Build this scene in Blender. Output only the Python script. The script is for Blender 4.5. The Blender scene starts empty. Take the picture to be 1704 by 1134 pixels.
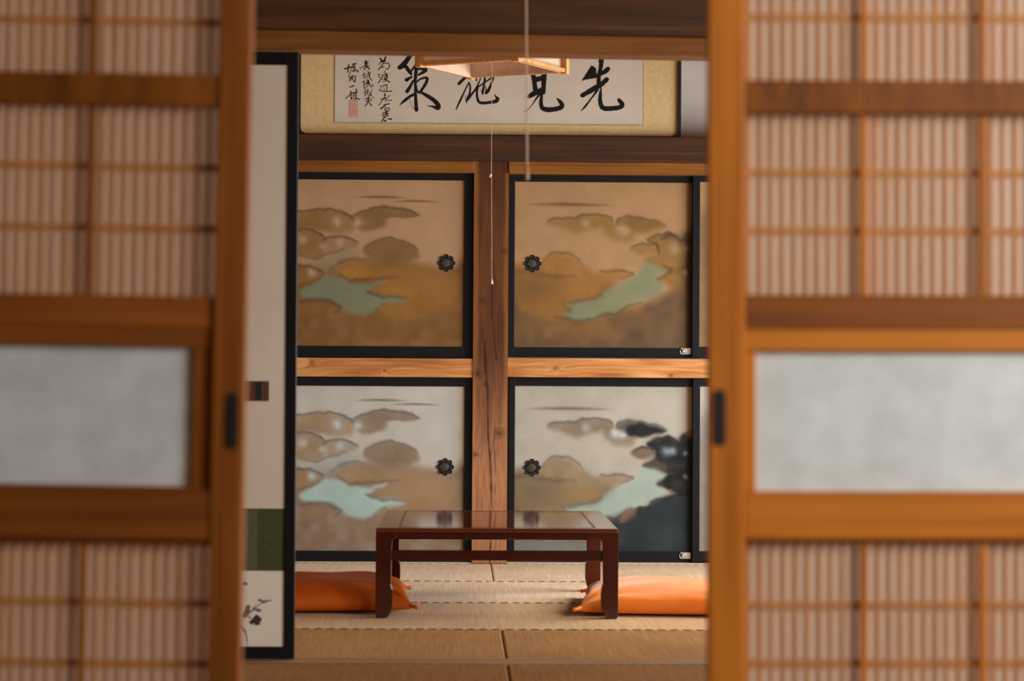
import bpy, bmesh, math, random
import numpy as np
from mathutils import Vector, Matrix, Euler
C = bpy.context.scene.collection
PI = math.pi
random.seed(7)
rng = np.random.RandomState(5)

# ---------------------------------------------------------------- camera
W, H = 1704, 1134
FPX = 4023.0
CAM_H = 0.87
cam_d = bpy.data.cameras.new('camera')
cam = bpy.data.objects.new('camera', cam_d); C.objects.link(cam)
cam_d.sensor_width = 36.0; cam_d.lens = FPX / W * 36.0
YAW, PITCH, ROLL = 0.0216, 0.0132, 0.0061
RM = (Matrix.Rotation(-YAW, 3, 'Z') @ Matrix.Rotation(PI/2 + PITCH, 3, 'X') @ Matrix.Rotation(ROLL, 3, 'Z'))
cam.matrix_world = Matrix.Translation((0, 0, CAM_H)) @ RM.to_4x4()
cam_d.dof.use_dof = True
cam_d.dof.focus_distance = 10.4
cam_d.dof.aperture_fstop = 3.6
cam_d.dof.aperture_blades = 9
cam_d.clip_end = 100
bpy.context.scene.camera = cam

# ---------------------------------------------------------------- world, light, exposure
sc = bpy.context.scene
sc.view_settings.view_transform = 'Standard'
sc.view_settings.look = 'None'
sc.view_settings.gamma = 1.0
sc.view_settings.use_curve_mapping = False
sc.view_settings.exposure = 0.0
w = bpy.data.worlds.new('world'); sc.world = w; w.use_nodes = True
w.node_tree.nodes['Background'].inputs[0].default_value = (0.75, 0.85, 1.0, 1)
w.node_tree.nodes['Background'].inputs[1].default_value = 0.4

def area(name, loc, rot, sx, sy, power, col, spread=180):
    l = bpy.data.lights.new(name, 'AREA'); l.shape = 'RECTANGLE'; l.size = sx; l.size_y = sy
    l.energy = power; l.color = col; l.spread = math.radians(spread)
    o = bpy.data.objects.new(name, l); C.objects.link(o); o.location = loc
    o.rotation_euler = rot
    return o
# lamps for daylight from the right; the middle and near windows are unseen
area('daylight_far_room', (2.52, 9.3, 1.08), (0, math.radians(80), 0), 1.3, 2.4, 108, (0.98, 0.98, 1.0), 145)
area('added_light_middle_room', (2.52, 5.0, 1.1), (0, math.radians(86), math.radians(-22)), 1.4, 1.6, 50, (1.0, 0.97, 0.94), 160)  # added to brighten the cream door and cushion fronts, no window seen
area('daylight_unseen_near_window', (2.52, 2.0, 1.75), (0, math.radians(74), math.radians(-20)), 1.1, 1.6, 70, (1.0, 0.98, 0.96), 170)

# ---------------------------------------------------------------- projection helper (photo frame 1704 x 1134 -> a point on the plane y = Y)
CAMP = Vector((0, 0, CAM_H))
def U(px, py, Y):
    d = RM @ Vector(((px - W/2) / FPX, -(py - H/2) / FPX, -1.0))
    t = Y / d.y
    p = CAMP + d * t
    return p.x, p.z

# ---------------------------------------------------------------- colour
def lin(c):
    out = []
    for v in c[:3]:
        v = v / 255.0
        out.append(v / 12.92 if v <= 0.04045 else ((v + 0.055) / 1.055) ** 2.4)
    return tuple(out)
def lc(c, k=1.0):
    l = lin(c); return (min(l[0]*k, 1), min(l[1]*k, 1), min(l[2]*k, 1), 1)

# ---------------------------------------------------------------- materials
def mat(name, col, rough=0.6, spec=0.5, metal=0.0, coat=0.0):
    m = bpy.data.materials.new(name); m.use_nodes = True
    b = m.node_tree.nodes['Principled BSDF']
    b.inputs['Base Color'].default_value = col
    b.inputs['Roughness'].default_value = rough
    b.inputs['Specular IOR Level'].default_value = spec
    b.inputs['Metallic'].default_value = metal
    b.inputs['Coat Weight'].default_value = coat
    return m
def N(m, t, **kw):
    n = m.node_tree.nodes.new(t)
    for k, v in kw.items():
        if k.startswith('i_'): n.inputs[k[2:].replace('_', ' ')].default_value = v
        else: setattr(n, k, v)
    return n
def L(m, a, b): m.node_tree.links.new(a, b)
def ramp(m, stops):
    r = N(m, 'ShaderNodeValToRGB'); e = r.color_ramp.elements
    while len(e) < len(stops): e.new(0.5)
    for i, (p, c) in enumerate(stops): e[i].position = p; e[i].color = c
    return r
def noisy(name, c1, c2, scale=(20, 20, 20), nscale=1.0, rough=0.7, bump=0.0, spec=0.3, detail=5, lo=0.3, hi=0.7):
    m = mat(name, c1, rough, spec)
    b = m.node_tree.nodes['Principled BSDF']
    tc = N(m, 'ShaderNodeTexCoord'); mp = N(m, 'ShaderNodeMapping')
    mp.inputs['Scale'].default_value = scale
    n = N(m, 'ShaderNodeTexNoise'); n.inputs['Scale'].default_value = nscale; n.inputs['Detail'].default_value = detail
    L(m, tc.outputs['Object'], mp.inputs['Vector']); L(m, mp.outputs['Vector'], n.inputs['Vector'])
    r = ramp(m, [(lo, c1), (hi, c2)])
    L(m, n.outputs['Fac'], r.inputs['Fac']); L(m, r.outputs['Color'], b.inputs['Base Color'])
    if bump:
        bp = N(m, 'ShaderNodeBump'); bp.inputs['Strength'].default_value = bump; bp.inputs['Distance'].default_value = 0.002
        L(m, n.outputs['Fac'], bp.inputs['Height']); L(m, bp.outputs['Normal'], b.inputs['Normal'])
    return m
def wood(name, dark, mid, light, axis='X', grain=60, stretch=1.6, rough=0.55, spec=0.35, knots=True, coat=0.0):
    m = mat(name, mid, rough, spec, coat=coat)
    b = m.node_tree.nodes['Principled BSDF']
    tc = N(m, 'ShaderNodeTexCoord'); mp = N(m, 'ShaderNodeMapping')
    s = [grain]*3; s['XYZ'.index(axis)] = stretch
    mp.inputs['Scale'].default_value = s
    n = N(m, 'ShaderNodeTexNoise', i_Scale=1.0, i_Detail=6.0, i_Roughness=0.6, i_Distortion=0.8)
    L(m, tc.outputs['Object'], mp.inputs['Vector']); L(m, mp.outputs['Vector'], n.inputs['Vector'])
    mp2 = N(m, 'ShaderNodeMapping'); s2 = [9.0]*3; s2['XYZ'.index(axis)] = 1.4
    mp2.inputs['Scale'].default_value = s2
    n2 = N(m, 'ShaderNodeTexNoise', i_Scale=1.0, i_Detail=3.0)
    L(m, tc.outputs['Object'], mp2.inputs['Vector']); L(m, mp2.outputs['Vector'], n2.inputs['Vector'])
    mx = N(m, 'ShaderNodeMath', operation='MULTIPLY_ADD'); mx.inputs[1].default_value = 0.55
    L(m, n.outputs['Fac'], mx.inputs[0])
    m3 = N(m, 'ShaderNodeMath', operation='MULTIPLY'); m3.inputs[1].default_value = 0.45
    L(m, n2.outputs['Fac'], m3.inputs[0]); L(m, m3.outputs[0], mx.inputs[2])
    r = ramp(m, [(0.36, dark), (0.50, mid), (0.64, light)])
    L(m, mx.outputs[0], r.inputs['Fac']); L(m, r.outputs['Color'], b.inputs['Base Color'])
    bp = N(m, 'ShaderNodeBump'); bp.inputs['Strength'].default_value = 0.15; bp.inputs['Distance'].default_value = 0.001
    L(m, n.outputs['Fac'], bp.inputs['Height']); L(m, bp.outputs['Normal'], b.inputs['Normal'])
    return m
def vcol(name, rough=0.6, spec=0.3, weave=0.0, coat=0.0):
    m = mat(name, (1, 1, 1, 1), rough, spec, coat=coat)
    b = m.node_tree.nodes['Principled BSDF']
    a = N(m, 'ShaderNodeVertexColor', layer_name='paint')
    if weave:
        tc = N(m, 'ShaderNodeTexCoord')
        n = N(m, 'ShaderNodeTexNoise', i_Scale=260.0, i_Detail=2.0)
        L(m, tc.outputs['Object'], n.inputs['Vector'])
        r = ramp(m, [(0.3, (1-weave,)*3 + (1,)), (0.7, (1+weave,)*3 + (1,))])
        mx = N(m, 'ShaderNodeMix', data_type='RGBA', blend_type='MULTIPLY'); mx.inputs[0].default_value = 1.0
        L(m, a.outputs['Color'], mx.inputs[6]); L(m, r.outputs['Color'], mx.inputs[7])
        L(m, mx.outputs[2], b.inputs['Base Color'])
    else:
        L(m, a.outputs['Color'], b.inputs['Base Color'])
    return m

M = {}
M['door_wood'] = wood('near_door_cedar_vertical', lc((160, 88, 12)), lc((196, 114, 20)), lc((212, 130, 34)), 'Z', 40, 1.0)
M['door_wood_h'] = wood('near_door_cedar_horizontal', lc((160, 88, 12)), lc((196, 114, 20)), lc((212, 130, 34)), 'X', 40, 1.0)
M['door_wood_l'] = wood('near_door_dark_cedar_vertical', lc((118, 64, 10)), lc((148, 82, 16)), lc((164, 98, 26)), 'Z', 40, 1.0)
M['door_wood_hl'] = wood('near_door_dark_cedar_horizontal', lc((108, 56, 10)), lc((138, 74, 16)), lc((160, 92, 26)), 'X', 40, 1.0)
M['door_wood_d'] = wood('dark_rail_and_shade_strip', lc((106, 56, 6)), lc((134, 74, 8)), lc((158, 92, 14)), 'Z', 26, 6.0)  # dark cross rail, reused for the painted shade strip
M['door_wood_m'] = wood('dull_cross_rail', lc((118, 62, 12)), lc((142, 78, 18)), lc((166, 96, 28)), 'X', 40, 1.0)
M['slat'] = noisy('reed_slats', lc((178, 116, 54)), lc((200, 136, 74)), (30, 30, 2), 1, 0.6)
M['backing'] = noisy('tan_backing_paper', lc((244, 214, 190)), lc((250, 226, 204)), (3, 3, 3), 1, 0.85)
M['glass'] = noisy('frosted_glass', lc((212, 217, 212)), lc((232, 239, 236)), (16, 16, 16), 1, 0.5, 0.0, 0.4)
M['handle_dark'] = mat('blackened_recess', lc((34, 26, 22)), 0.5)
M['beam_dark'] = wood('smoked_beam', lc((40, 20, 7)), lc((62, 34, 13)), lc((88, 50, 22)), 'X', 70, 1.0)
M['beam_orange'] = wood('orange_rail', lc((104, 60, 13)), lc((130, 78, 18)), lc((150, 94, 28)), 'X', 70, 1.0)
M['lintel'] = wood('smoked_lintel', lc((62, 36, 16)), lc((84, 51, 25)), lc((108, 68, 36)), 'X', 60, 1.0)
M['lintel_lo'] = wood('lintel_rail', lc((104, 60, 18)), lc((132, 80, 24)), lc((156, 98, 40)), 'X', 60, 1.0)
M['post_wood'] = wood('plain_post', lc((90, 52, 26)), lc((130, 82, 46)), lc((160, 108, 66)), 'Z', 60, 1.0)
M['black'] = mat('black_lacquer_frame', lc((17, 18, 20)), 0.5, 0.2)
M['black_b'] = mat('black_lacquer_picture_frame', lc((36, 26, 24)), 0.45, 0.35)
M['paint_gloss'] = vcol('painted_fusuma_paper', 0.58, 0.22, 0.07)
M['paint_wood'] = vcol('painted_timber', 0.5, 0.3)
M['plaster'] = noisy('white_plaster', lc((210, 206, 198)), lc((220, 214, 204)), (6, 6, 6), 1, 0.9)
M['wall'] = noisy('sand_plaster', lc((150, 130, 100)), lc((166, 146, 116)), (30, 30, 30), 1, 0.9)
M['ceiling'] = wood('ceiling_boards', lc((110, 76, 46)), lc((146, 104, 66)), lc((166, 122, 82)), 'X', 20, 1.0)
M['mat_olive'] = noisy('olive_silk_mount', lc((206, 178, 126)), lc((220, 192, 138)), (60, 60, 60), 1, 0.8)
M['scroll_paper'] = noisy('calligraphy_paper', lc((200, 190, 174)), lc((208, 198, 182)), (8, 8, 8), 1, 0.8)
M['ink'] = mat('ink', lc((22, 20, 19)), 0.6, 0.2)
M['seal'] = noisy('faded_red_seal', lc((196, 142, 118)), lc((208, 172, 150)), (90, 90, 90), 1, 0.8)
M['fusuma_cream'] = noisy('cream_fusuma_paper', lc((222, 208, 188)), lc((232, 218, 200)), (5, 5, 3), 1, 0.8)
M['sill_pale'] = wood('pale_sill', lc((190, 164, 134)), lc((206, 182, 152)), lc((220, 198, 170)), 'X', 60, 1.0)
M['sill'] = wood('worn_sill', lc((132, 98, 62)), lc((154, 116, 76)), lc((172, 134, 92)), 'X', 60, 1.0)
M['stitch'] = mat('indigo_stitching', lc((52, 50, 66)), 0.8)
M['metal'] = mat('nickel', lc((214, 208, 196)), 0.35, 0.5, 0.7)
M['lamp_wood'] = wood('lamp_wood', lc((190, 124, 60)), lc((214, 150, 82)), lc((230, 172, 104)), 'Z', 60, 3)
M['cord'] = mat('pale_cord', lc((214, 180, 150)), 0.7)
M['cord_tan'] = mat('worn_plastic_knob', lc((176, 134, 104)), 0.5)
M['cord_white'] = mat('white_plastic_knob', lc((246, 238, 226)), 0.35)

# tatami
def make_tatami(nm, ca, cb, spec, sheen):
    m = mat(nm, ca, 0.62, spec)
    b = m.node_tree.nodes['Principled BSDF']
    tc = N(m, 'ShaderNodeTexCoord')
    mp = N(m, 'ShaderNodeMapping'); mp.inputs['Scale'].default_value = (190, 3, 3)
    n = N(m, 'ShaderNodeTexNoise', i_Scale=1.0, i_Detail=3.0)
    L(m, tc.outputs['Object'], mp.inputs['Vector']); L(m, mp.outputs['Vector'], n.inputs['Vector'])
    n2 = N(m, 'ShaderNodeTexNoise', i_Scale=3.2, i_Detail=4.0)
    L(m, tc.outputs['Object'], n2.inputs['Vector'])
    r = ramp(m, [(0.3, ca), (0.7, cb)])
    b.inputs['Sheen Weight'].default_value = sheen; b.inputs['Sheen Roughness'].default_value = 0.35; b.inputs['Sheen Tint'].default_value = (1, .97, .92, 1)
    r2 = ramp(m, [(0.3, (0.84, 0.80, 0.75, 1)), (0.7, (1, 1, 1, 1))])
    mx = N(m, 'ShaderNodeMix', data_type='RGBA', blend_type='MULTIPLY'); mx.inputs[0].default_value = 1
    L(m, n.outputs['Fac'], r.inputs['Fac']); L(m, n2.outputs['Fac'], r2.inputs['Fac'])
    L(m, r.outputs['Color'], mx.inputs[6]); L(m, r2.outputs['Color'], mx.inputs[7])
    L(m, mx.outputs[2], b.inputs['Base Color'])
    return m
M['tatami'] = make_tatami('lit_woven_rush', lc((202, 168, 126)), lc((236, 204, 160)), .4, .13)  # rush copies from lit to shaded: fall-off of window light put into colour
M['tatami_mid'] = make_tatami('half_lit_woven_rush', lc((184, 142, 92)), lc((214, 172, 116)), .3, .08)
M['tatami_deep_shade'] = make_tatami('deep_shade_woven_rush', lc((136, 88, 40)), lc((162, 110, 54)), .1, .01)
M['tatami_shaded'] = make_tatami('shaded_woven_rush', lc((152, 106, 54)), lc((180, 132, 72)), .12, .02)
# red lacquer
M['lacquer'] = noisy('red_brown_lacquer', lc((58, 19, 13)), lc((70, 24, 17)), (8, 8, 8), 1, 0.14, 0, 0.6)
M['lacquer_top'] = noisy('dark_lacquer_top', lc((84, 34, 22)), lc((96, 42, 28)), (8, 8, 8), 1, 0.07, 0, 0.9)
M['lacquer_groove'] = mat('groove_lacquer', lc((40, 10, 12)), 0.3)
# cushion silk
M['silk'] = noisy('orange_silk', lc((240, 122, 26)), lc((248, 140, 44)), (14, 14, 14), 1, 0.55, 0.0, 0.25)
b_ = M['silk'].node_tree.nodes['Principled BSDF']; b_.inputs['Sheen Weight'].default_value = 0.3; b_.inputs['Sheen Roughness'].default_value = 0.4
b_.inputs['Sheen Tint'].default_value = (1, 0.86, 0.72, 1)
M['silk_shaded'] = noisy('shaded_orange_silk', lc((186, 82, 6)), lc((200, 94, 12)), (14, 14, 14), 1, 0.5, 0.0, 0.2)  # darker copy of the orange silk, table shade put into its colour
# lamp paper, translucent
def paper(c1=(226, 198, 172), c2=(236, 210, 184), t_=0.32, sc_=30.0):
    m = bpy.data.materials.new('lamp_paper'); m.use_nodes = True
    nt = m.node_tree; nt.nodes.clear()
    o = N(m, 'ShaderNodeOutputMaterial'); d = N(m, 'ShaderNodeBsdfDiffuse'); t = N(m, 'ShaderNodeBsdfTranslucent')
    mx = N(m, 'ShaderNodeMixShader'); mx.inputs[0].default_value = t_
    tc = N(m, 'ShaderNodeTexCoord'); n = N(m, 'ShaderNodeTexNoise', i_Scale=sc_)
    r = ramp(m, [(0.3, lc(c1)), (0.7, lc(c2))])
    L(m, tc.outputs['Object'], n.inputs['Vector']); L(m, n.outputs['Fac'], r.inputs['Fac'])
    L(m, r.outputs['Color'], d.inputs[0]); L(m, r.outputs['Color'], t.inputs[0])
    L(m, d.outputs[0], mx.inputs[1]); L(m, t.outputs[0], mx.inputs[2]); L(m, mx.outputs[0], o.inputs[0])
    return m
M['lamp_paper'] = paper()
M['backing'] = paper((250, 232, 214), (254, 240, 226), 0.55, 3.0)

# ---------------------------------------------------------------- mesh helpers
def empty(name, loc, label, cat, group=None):
    o = bpy.data.objects.new(name, None); C.objects.link(o); o.location = loc
    o.empty_display_size = 0.05
    o['label'] = label; o['category'] = cat
    if group: o['group'] = group
    return o
def link(name, bm, m, parent=None, smooth=False, uvcol=None):
    """bm is in world coordinates; the object gets the parent's location as its origin"""
    org = Vector((0, 0, 0))
    if parent is not None:
        p = parent
        while p is not None: org += p.location; p = p.parent
        bmesh.ops.translate(bm, verts=bm.verts, vec=-org)
    me = bpy.data.meshes.new(name); bm.to_mesh(me); bm.free()
    o = bpy.data.objects.new(name, me); C.objects.link(o)
    me.materials.append(m)
    if parent is not None: o.parent = parent
    if smooth:
        for p in me.polygons: p.use_smooth = True
    return o
def center_origin(o):
    """top-level mesh: move the origin to its base centre"""
    me = o.data
    co = np.array([v.co[:] for v in me.vertices])
    c = Vector(((co[:, 0].min()+co[:, 0].max())/2, (co[:, 1].min()+co[:, 1].max())/2, co[:, 2].min()))
    me.transform(Matrix.Translation(-c)); o.location = c
    return o
def struct(name, bm, m):
    o = link(name, bm, m); o['kind'] = 'structure'; return o
def box(bm, x0, x1, y0, y1, z0, z1, bev=0.0):
    vs = [bm.verts.new(p) for p in [(x0,y0,z0),(x1,y0,z0),(x1,y1,z0),(x0,y1,z0),(x0,y0,z1),(x1,y0,z1),(x1,y1,z1),(x0,y1,z1)]]
    fs = [bm.faces.new([vs[i] for i in f]) for f in [(0,3,2,1),(4,5,6,7),(0,1,5,4),(1,2,6,5),(2,3,7,6),(3,0,4,7)]]
    if bev:
        es = list({e for f in fs for e in f.edges})
        bmesh.ops.bevel(bm, geom=es, offset=bev, segments=2, affect='EDGES', profile=0.5)
    return bm
def B(*a, bev=0.0):
    return box(bmesh.new(), *a, bev=bev)
def tube(bm, pts, r, seg=10):
    rings = []
    for i, p in enumerate(pts):
        p = Vector(p)
        a = Vector(pts[max(i-1, 0)]); b = Vector(pts[min(i+1, len(pts)-1)])
        d = (b - a).normalized()
        up = Vector((0, 0, 1)) if abs(d.z) < 0.9 else Vector((1, 0, 0))
        s = d.cross(up).normalized(); t = d.cross(s).normalized()
        rr = r[i] if isinstance(r, (list, tuple)) else r
        rings.append([bm.verts.new(p + s*math.cos(2*PI*k/seg)*rr + t*math.sin(2*PI*k/seg)*rr) for k in range(seg)])
    for i in range(len(rings)-1):
        for k in range(seg):
            bm.faces.new([rings[i][k], rings[i][(k+1) % seg], rings[i+1][(k+1) % seg], rings[i+1][k]])
    bm.faces.new(rings[0][::-1]); bm.faces.new(rings[-1])
    bmesh.ops.recalc_face_normals(bm, faces=bm.faces)
    return bm
def prism_xz(bm, pts, y0, y1, bev=0.0):
    a = [bm.verts.new((x, y0, z)) for x, z in pts]; b = [bm.verts.new((x, y1, z)) for x, z in pts]
    n = len(pts)
    fs = [bm.faces.new(a), bm.faces.new(b[::-1])]
    for i in range(n): fs.append(bm.faces.new([a[i], b[i], b[(i+1) % n], a[(i+1) % n]]))
    bmesh.ops.recalc_face_normals(bm, faces=fs)
    if bev:
        es = [e for e in bm.edges if abs(e.verts[0].co.y - e.verts[1].co.y) < 1e-6]
        bmesh.ops.bevel(bm, geom=es, offset=bev, segments=2, affect='EDGES', profile=0.5)
    return bm
def lathe_y(bm, prof, cx, cz, y, seg=32):
    """prof: list of (radius, dy); axis along y"""
    rings = []
    for r, dy in prof:
        if r < 1e-6: rings.append([bm.verts.new((cx, y+dy, cz))])
        else: rings.append([bm.verts.new((cx+r*math.cos(2*PI*k/seg), y+dy, cz+r*math.sin(2*PI*k/seg))) for k in range(seg)])
    for i in range(len(rings)-1):
        A, Bq = rings[i], rings[i+1]
        for k in range(seg):
            k2 = (k+1) % seg
            if len(A) == 1 and len(Bq) == 1: continue
            if len(A) == 1: bm.faces.new([A[0], Bq[k], Bq[k2]])
            elif len(Bq) == 1: bm.faces.new([A[k], A[k2], Bq[0]])
            else: bm.faces.new([A[k], A[k2], Bq[k2], Bq[k]])
    bmesh.ops.recalc_face_normals(bm, faces=bm.faces)
    return bm
def torus_y(bm, cx, cy, cz, R, r, seg=24, sec=8):
    rings = []
    for i in range(seg):
        a = 2*PI*i/seg
        rings.append([bm.verts.new((cx+(R+r*math.cos(2*PI*k/sec))*math.cos(a), cy+r*math.sin(2*PI*k/sec), cz+(R+r*math.cos(2*PI*k/sec))*math.sin(a))) for k in range(sec)])
    for i in range(seg):
        for k in range(sec):
            bm.faces.new([rings[i][k], rings[(i+1) % seg][k], rings[(i+1) % seg][(k+1) % sec], rings[i][(k+1) % sec]])

# ---------------------------------------------------------------- pigment painting on a dense grid (the picture painted on a real panel)
def sm(x): x = np.clip(x, 0, 1); return x*x*(3-2*x)
def catmull(pts, closed, n=6):
    P = [np.array(p, float) for p in pts]; out = []
    m = len(P); rng_ = range(m if closed else m-1)
    for i in rng_:
        p0 = P[(i-1) % m] if closed or i > 0 else P[0]*2 - P[1]
        p1 = P[i]; p2 = P[(i+1) % m]
        p3 = P[(i+2) % m] if closed or i+2 < m else P[-1]*2 - P[-2]
        for k in range(n):
            t = k/n
            out.append(0.5*((2*p1) + (-p0+p2)*t + (2*p0-5*p1+4*p2-p3)*t*t + (-p0+3*p1-3*p2+p3)*t**3))
    if not closed: out.append(P[-1])
    return np.array(out)
def seg_dist(X, Y, P, closed):
    d = np.full(X.shape, 1e9); wt = np.zeros(X.shape)
    m = len(P)
    for i in range(m if closed else m-1):
        a = P[i]; b = P[(i+1) % m]
        ab = b[:2] - a[:2]; L2 = ab.dot(ab) + 1e-9
        t = np.clip(((X-a[0])*ab[0] + (Y-a[1])*ab[1])/L2, 0, 1)
        dd = np.hypot(X-(a[0]+t*ab[0]), Y-(a[1]+t*ab[1]))
        if len(a) > 2:
            ww = a[2] + t*(b[2]-a[2]); q = dd - ww
            up = q < d; d = np.where(up, q, d)
        else: d = np.minimum(d, dd)
    return d
def inside(X, Y, P):
    r = np.zeros(X.shape, bool); m = len(P)
    for i in range(m):
        x1, y1 = P[i]; x2, y2 = P[(i+1) % m]
        if y1 == y2: continue
        c = ((y1 > Y) != (y2 > Y)) & (X < (x2-x1)*(Y-y1)/(y2-y1) + x1)
        r ^= c
    return r
def vnoise(X, Y, s, seed):
    r = np.random.RandomState(seed); G = r.rand(64, 64)
    x = X/s; y = Y/s; xi = np.floor(x).astype(int); yi = np.floor(y).astype(int)
    fx = sm(x-xi); fy = sm(y-yi)
    g = lambda a, b: G[a % 64, b % 64]
    return (g(xi, yi)*(1-fx)*(1-fy) + g(xi+1, yi)*fx*(1-fy) + g(xi, yi+1)*(1-fx)*fy + g(xi+1, yi+1)*fx*fy)
class Canvas:
    def __init__(s, X, Y, bg):
        s.RX, s.RY = X, Y
        s.X = X + 4*(vnoise(X, Y, 13, 1)-.5) + .9*(vnoise(X, Y, 3.2, 6)-.5); s.Y = Y + 4*(vnoise(X, Y, 11, 2)-.5) + .9*(vnoise(X, Y, 3.2, 7)-.5)
        s.c = np.zeros(X.shape + (3,)); s.c[:] = lin(bg)
    def mix(s, a, col):
        a = a[..., None]; s.c = s.c*(1-a) + np.array(lin(col))*a
    def poly(s, pts, col, f=4, op=0.9, rim=None):
        P = catmull(pts, True)
        d = seg_dist(s.X, s.Y, P, True); ins = inside(s.X, s.Y, P)
        sd = np.where(ins, d, -d)
        s.mix(sm(sd/(f*1.5)*0.5+0.5)*op*(.86+.28*(vnoise(s.X, s.Y, 15, 21)-.2)).clip(0, 1.05), col)
        if rim:
            rc, rw, ro = rim
            cy = P[:, 1].mean()
            up = sm((cy + 6 - s.Y)/14.0)
            s.mix(np.exp(-(np.maximum(sd, sd*-1.6)/rw)**2)*ro*up, rc)
    def streak(s, x0, x1, y, w, col, op=.8):
        t = np.clip((s.RX-x0)/(x1-x0), 0, 1); tap = np.sin(t*PI)**.7
        yy = y - 1.2*np.sin(t*PI) + .6*t
        s.mix(np.exp(-((s.RY-yy)/(w*(.4+tap)))**2)*tap*op*((s.RX > x0) & (s.RX < x1)), col)
    def stroke(s, pts, w, col, f=3, op=0.8):
        P = catmull(pts, False); n = len(P)
        ww = w*np.sin(np.linspace(0.12, 0.95, n)*PI)**0.6
        P = np.column_stack([P, ww])
        d = seg_dist(s.X, s.Y, P, False)
        s.mix(sm(-d/f*0.5+0.5)*op, col)
    def blob(s, x, y, r, col, op=0.7):
        d = np.hypot(s.X-x, (s.Y-y)*1.1)/r
        s.mix(np.exp(-d*d*1.4)*op, col)

def left_design(X, Y, p):
    """X, Y in panel pixels of the upper left panel"""
    c = Canvas(X, Y, p['bg'])
    q = lambda pts: [(480+a/3.334, 280+b/3.334) for a, b in pts]
    c.mix(sm((340-Y)/60.)*0.35 + 0*X, p['bg2'])
    c.streak(586, 680, 329.8, 1.5, p['dark2'], .95); c.streak(648, 732, 336.2, 1.4, p['dark2'], .9)
    c.poly(q([(-60,560),(120,545),(260,540),(300,512),(430,508),(560,500),(700,522),(800,545),(900,545),(985,515),(1040,1050),(-60,1050)]), p['ground'], 7, .95)
    c.poly(q([(270,560),(330,528),(450,522),(560,535),(700,545),(900,600),(950,690),(850,780),(700,800),(560,760),(480,690),(500,640),(390,622),(310,605)]), p['gold'], 12, .75)
    c.poly(q([(285,568),(340,540),(430,545),(450,590),(380,612),(320,600)]), p['gold2'], 8, .7)
    c.poly(q([(480,670),(560,650),(680,680),(650,705),(540,700)]), p['gold2'], 8, .45)
    c.poly(q([(500,780),(560,750),(660,770),(680,820),(560,830)]), p['gold2'], 10, .4)
    c.poly(q([(150,530),(250,480),(330,445),(400,470),(360,500),(300,515),(250,555),(190,600),(150,580)]), p['haze'], 7, .8)
    c.poly(q([(70,690),(130,640),(200,598),(270,600),(340,628),(430,645),(540,622),(480,655),(440,682),(520,706),(630,712),(620,738),(540,748),(480,788),(440,808),(360,806),(295,782),(262,745),(170,732),(100,718)]), p['lake'], 4, .95)
    c.stroke(q([(240,560),(280,525),(350,508),(430,508)]), 2.2, p['dark'], 4, .6)
    c.stroke(q([(280,585),(350,622),(460,615),(610,602)]), 2.0, p['dark'], 4, .65)
    c.stroke(q([(430,680),(520,710),(640,712)]), 2.4, p['dark'], 4, .7)
    c.stroke(q([(70,745),(150,735),(240,743),(290,775),(260,800)]), 2.8, p['dark'], 4, .75)
    c.stroke(q([(470,800),(500,770),(540,755)]), 1.6, p['dark'], 4, .4)
    c.stroke(q([(40,850),(140,830),(210,800)]), 2.6, p['dark'], 8, .35)
    rim = (p['dark'], 3.0, .7)
    c.poly(q([(20,260),(140,238),(230,230),(310,250),(350,290),(355,350),(280,372),(180,352),(100,340),(20,345)]), p['cloud'], 5, .85, rim)
    c.poly(q([(350,275),(420,238),(520,220),(620,224),(690,245),(716,266),(650,277),(560,276),(530,318),(460,352),(400,352),(365,310)]), p['cloud2'], 4, .85, rim)
    c.poly(q([(20,355),(130,348),(190,380),(212,430),(190,490),(110,502),(20,480)]), p['cloud'], 5, .85, rim)
    c.poly(q([(195,405),(280,382),(350,400),(378,426),(300,462),(215,475)]), p['haze2'], 4, .85, rim)
    c.stroke(q([(70,490),(140,505),(230,478),(310,455)]), 2.0, p['dark'], 4, .55)
    c.poly(q([(20,300),(100,300),(200,330),(150,345),(20,330)]), p['cloud2'], 6, .4)
    c.poly(q([(418,455),(460,410),(540,390),(620,402),(690,432),(726,480),(700,507),(600,520),(500,515),(440,492)]), p['cloud2'], 5, .9, (p['dark'], 3.2, .6))
    c.poly(q([(20,555),(110,546),(178,570),(190,598),(130,637),(20,650)]), p['cloud'], 4, .85, rim)
    c.stroke(q([(60,660),(130,635),(190,600)]), 1.8, p['dark'], 4, .5)
    c.poly(q([(90,760),(180,750),(250,775),(220,810),(90,830)]), p['gold'], 8, .3)
    for x, y, r, o in [(270,300,9,.75),(388,306,8,.8),(80,400,8,.7),(195,432,8,.5),(290,415,8,.6),(130,582,8,.7)]:
        c.blob(480+x/3.334, 280+y/3.334, r, p['glint'], o)
    # toned strip down the right edge of the panel, darker below
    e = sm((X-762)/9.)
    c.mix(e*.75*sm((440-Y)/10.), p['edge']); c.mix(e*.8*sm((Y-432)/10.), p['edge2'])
    return c.c*(1+.10*(vnoise(X, Y, 2.2, 12)-.5)+.12*(vnoise(X, Y, 24, 13)-.5))[..., None]
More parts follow.
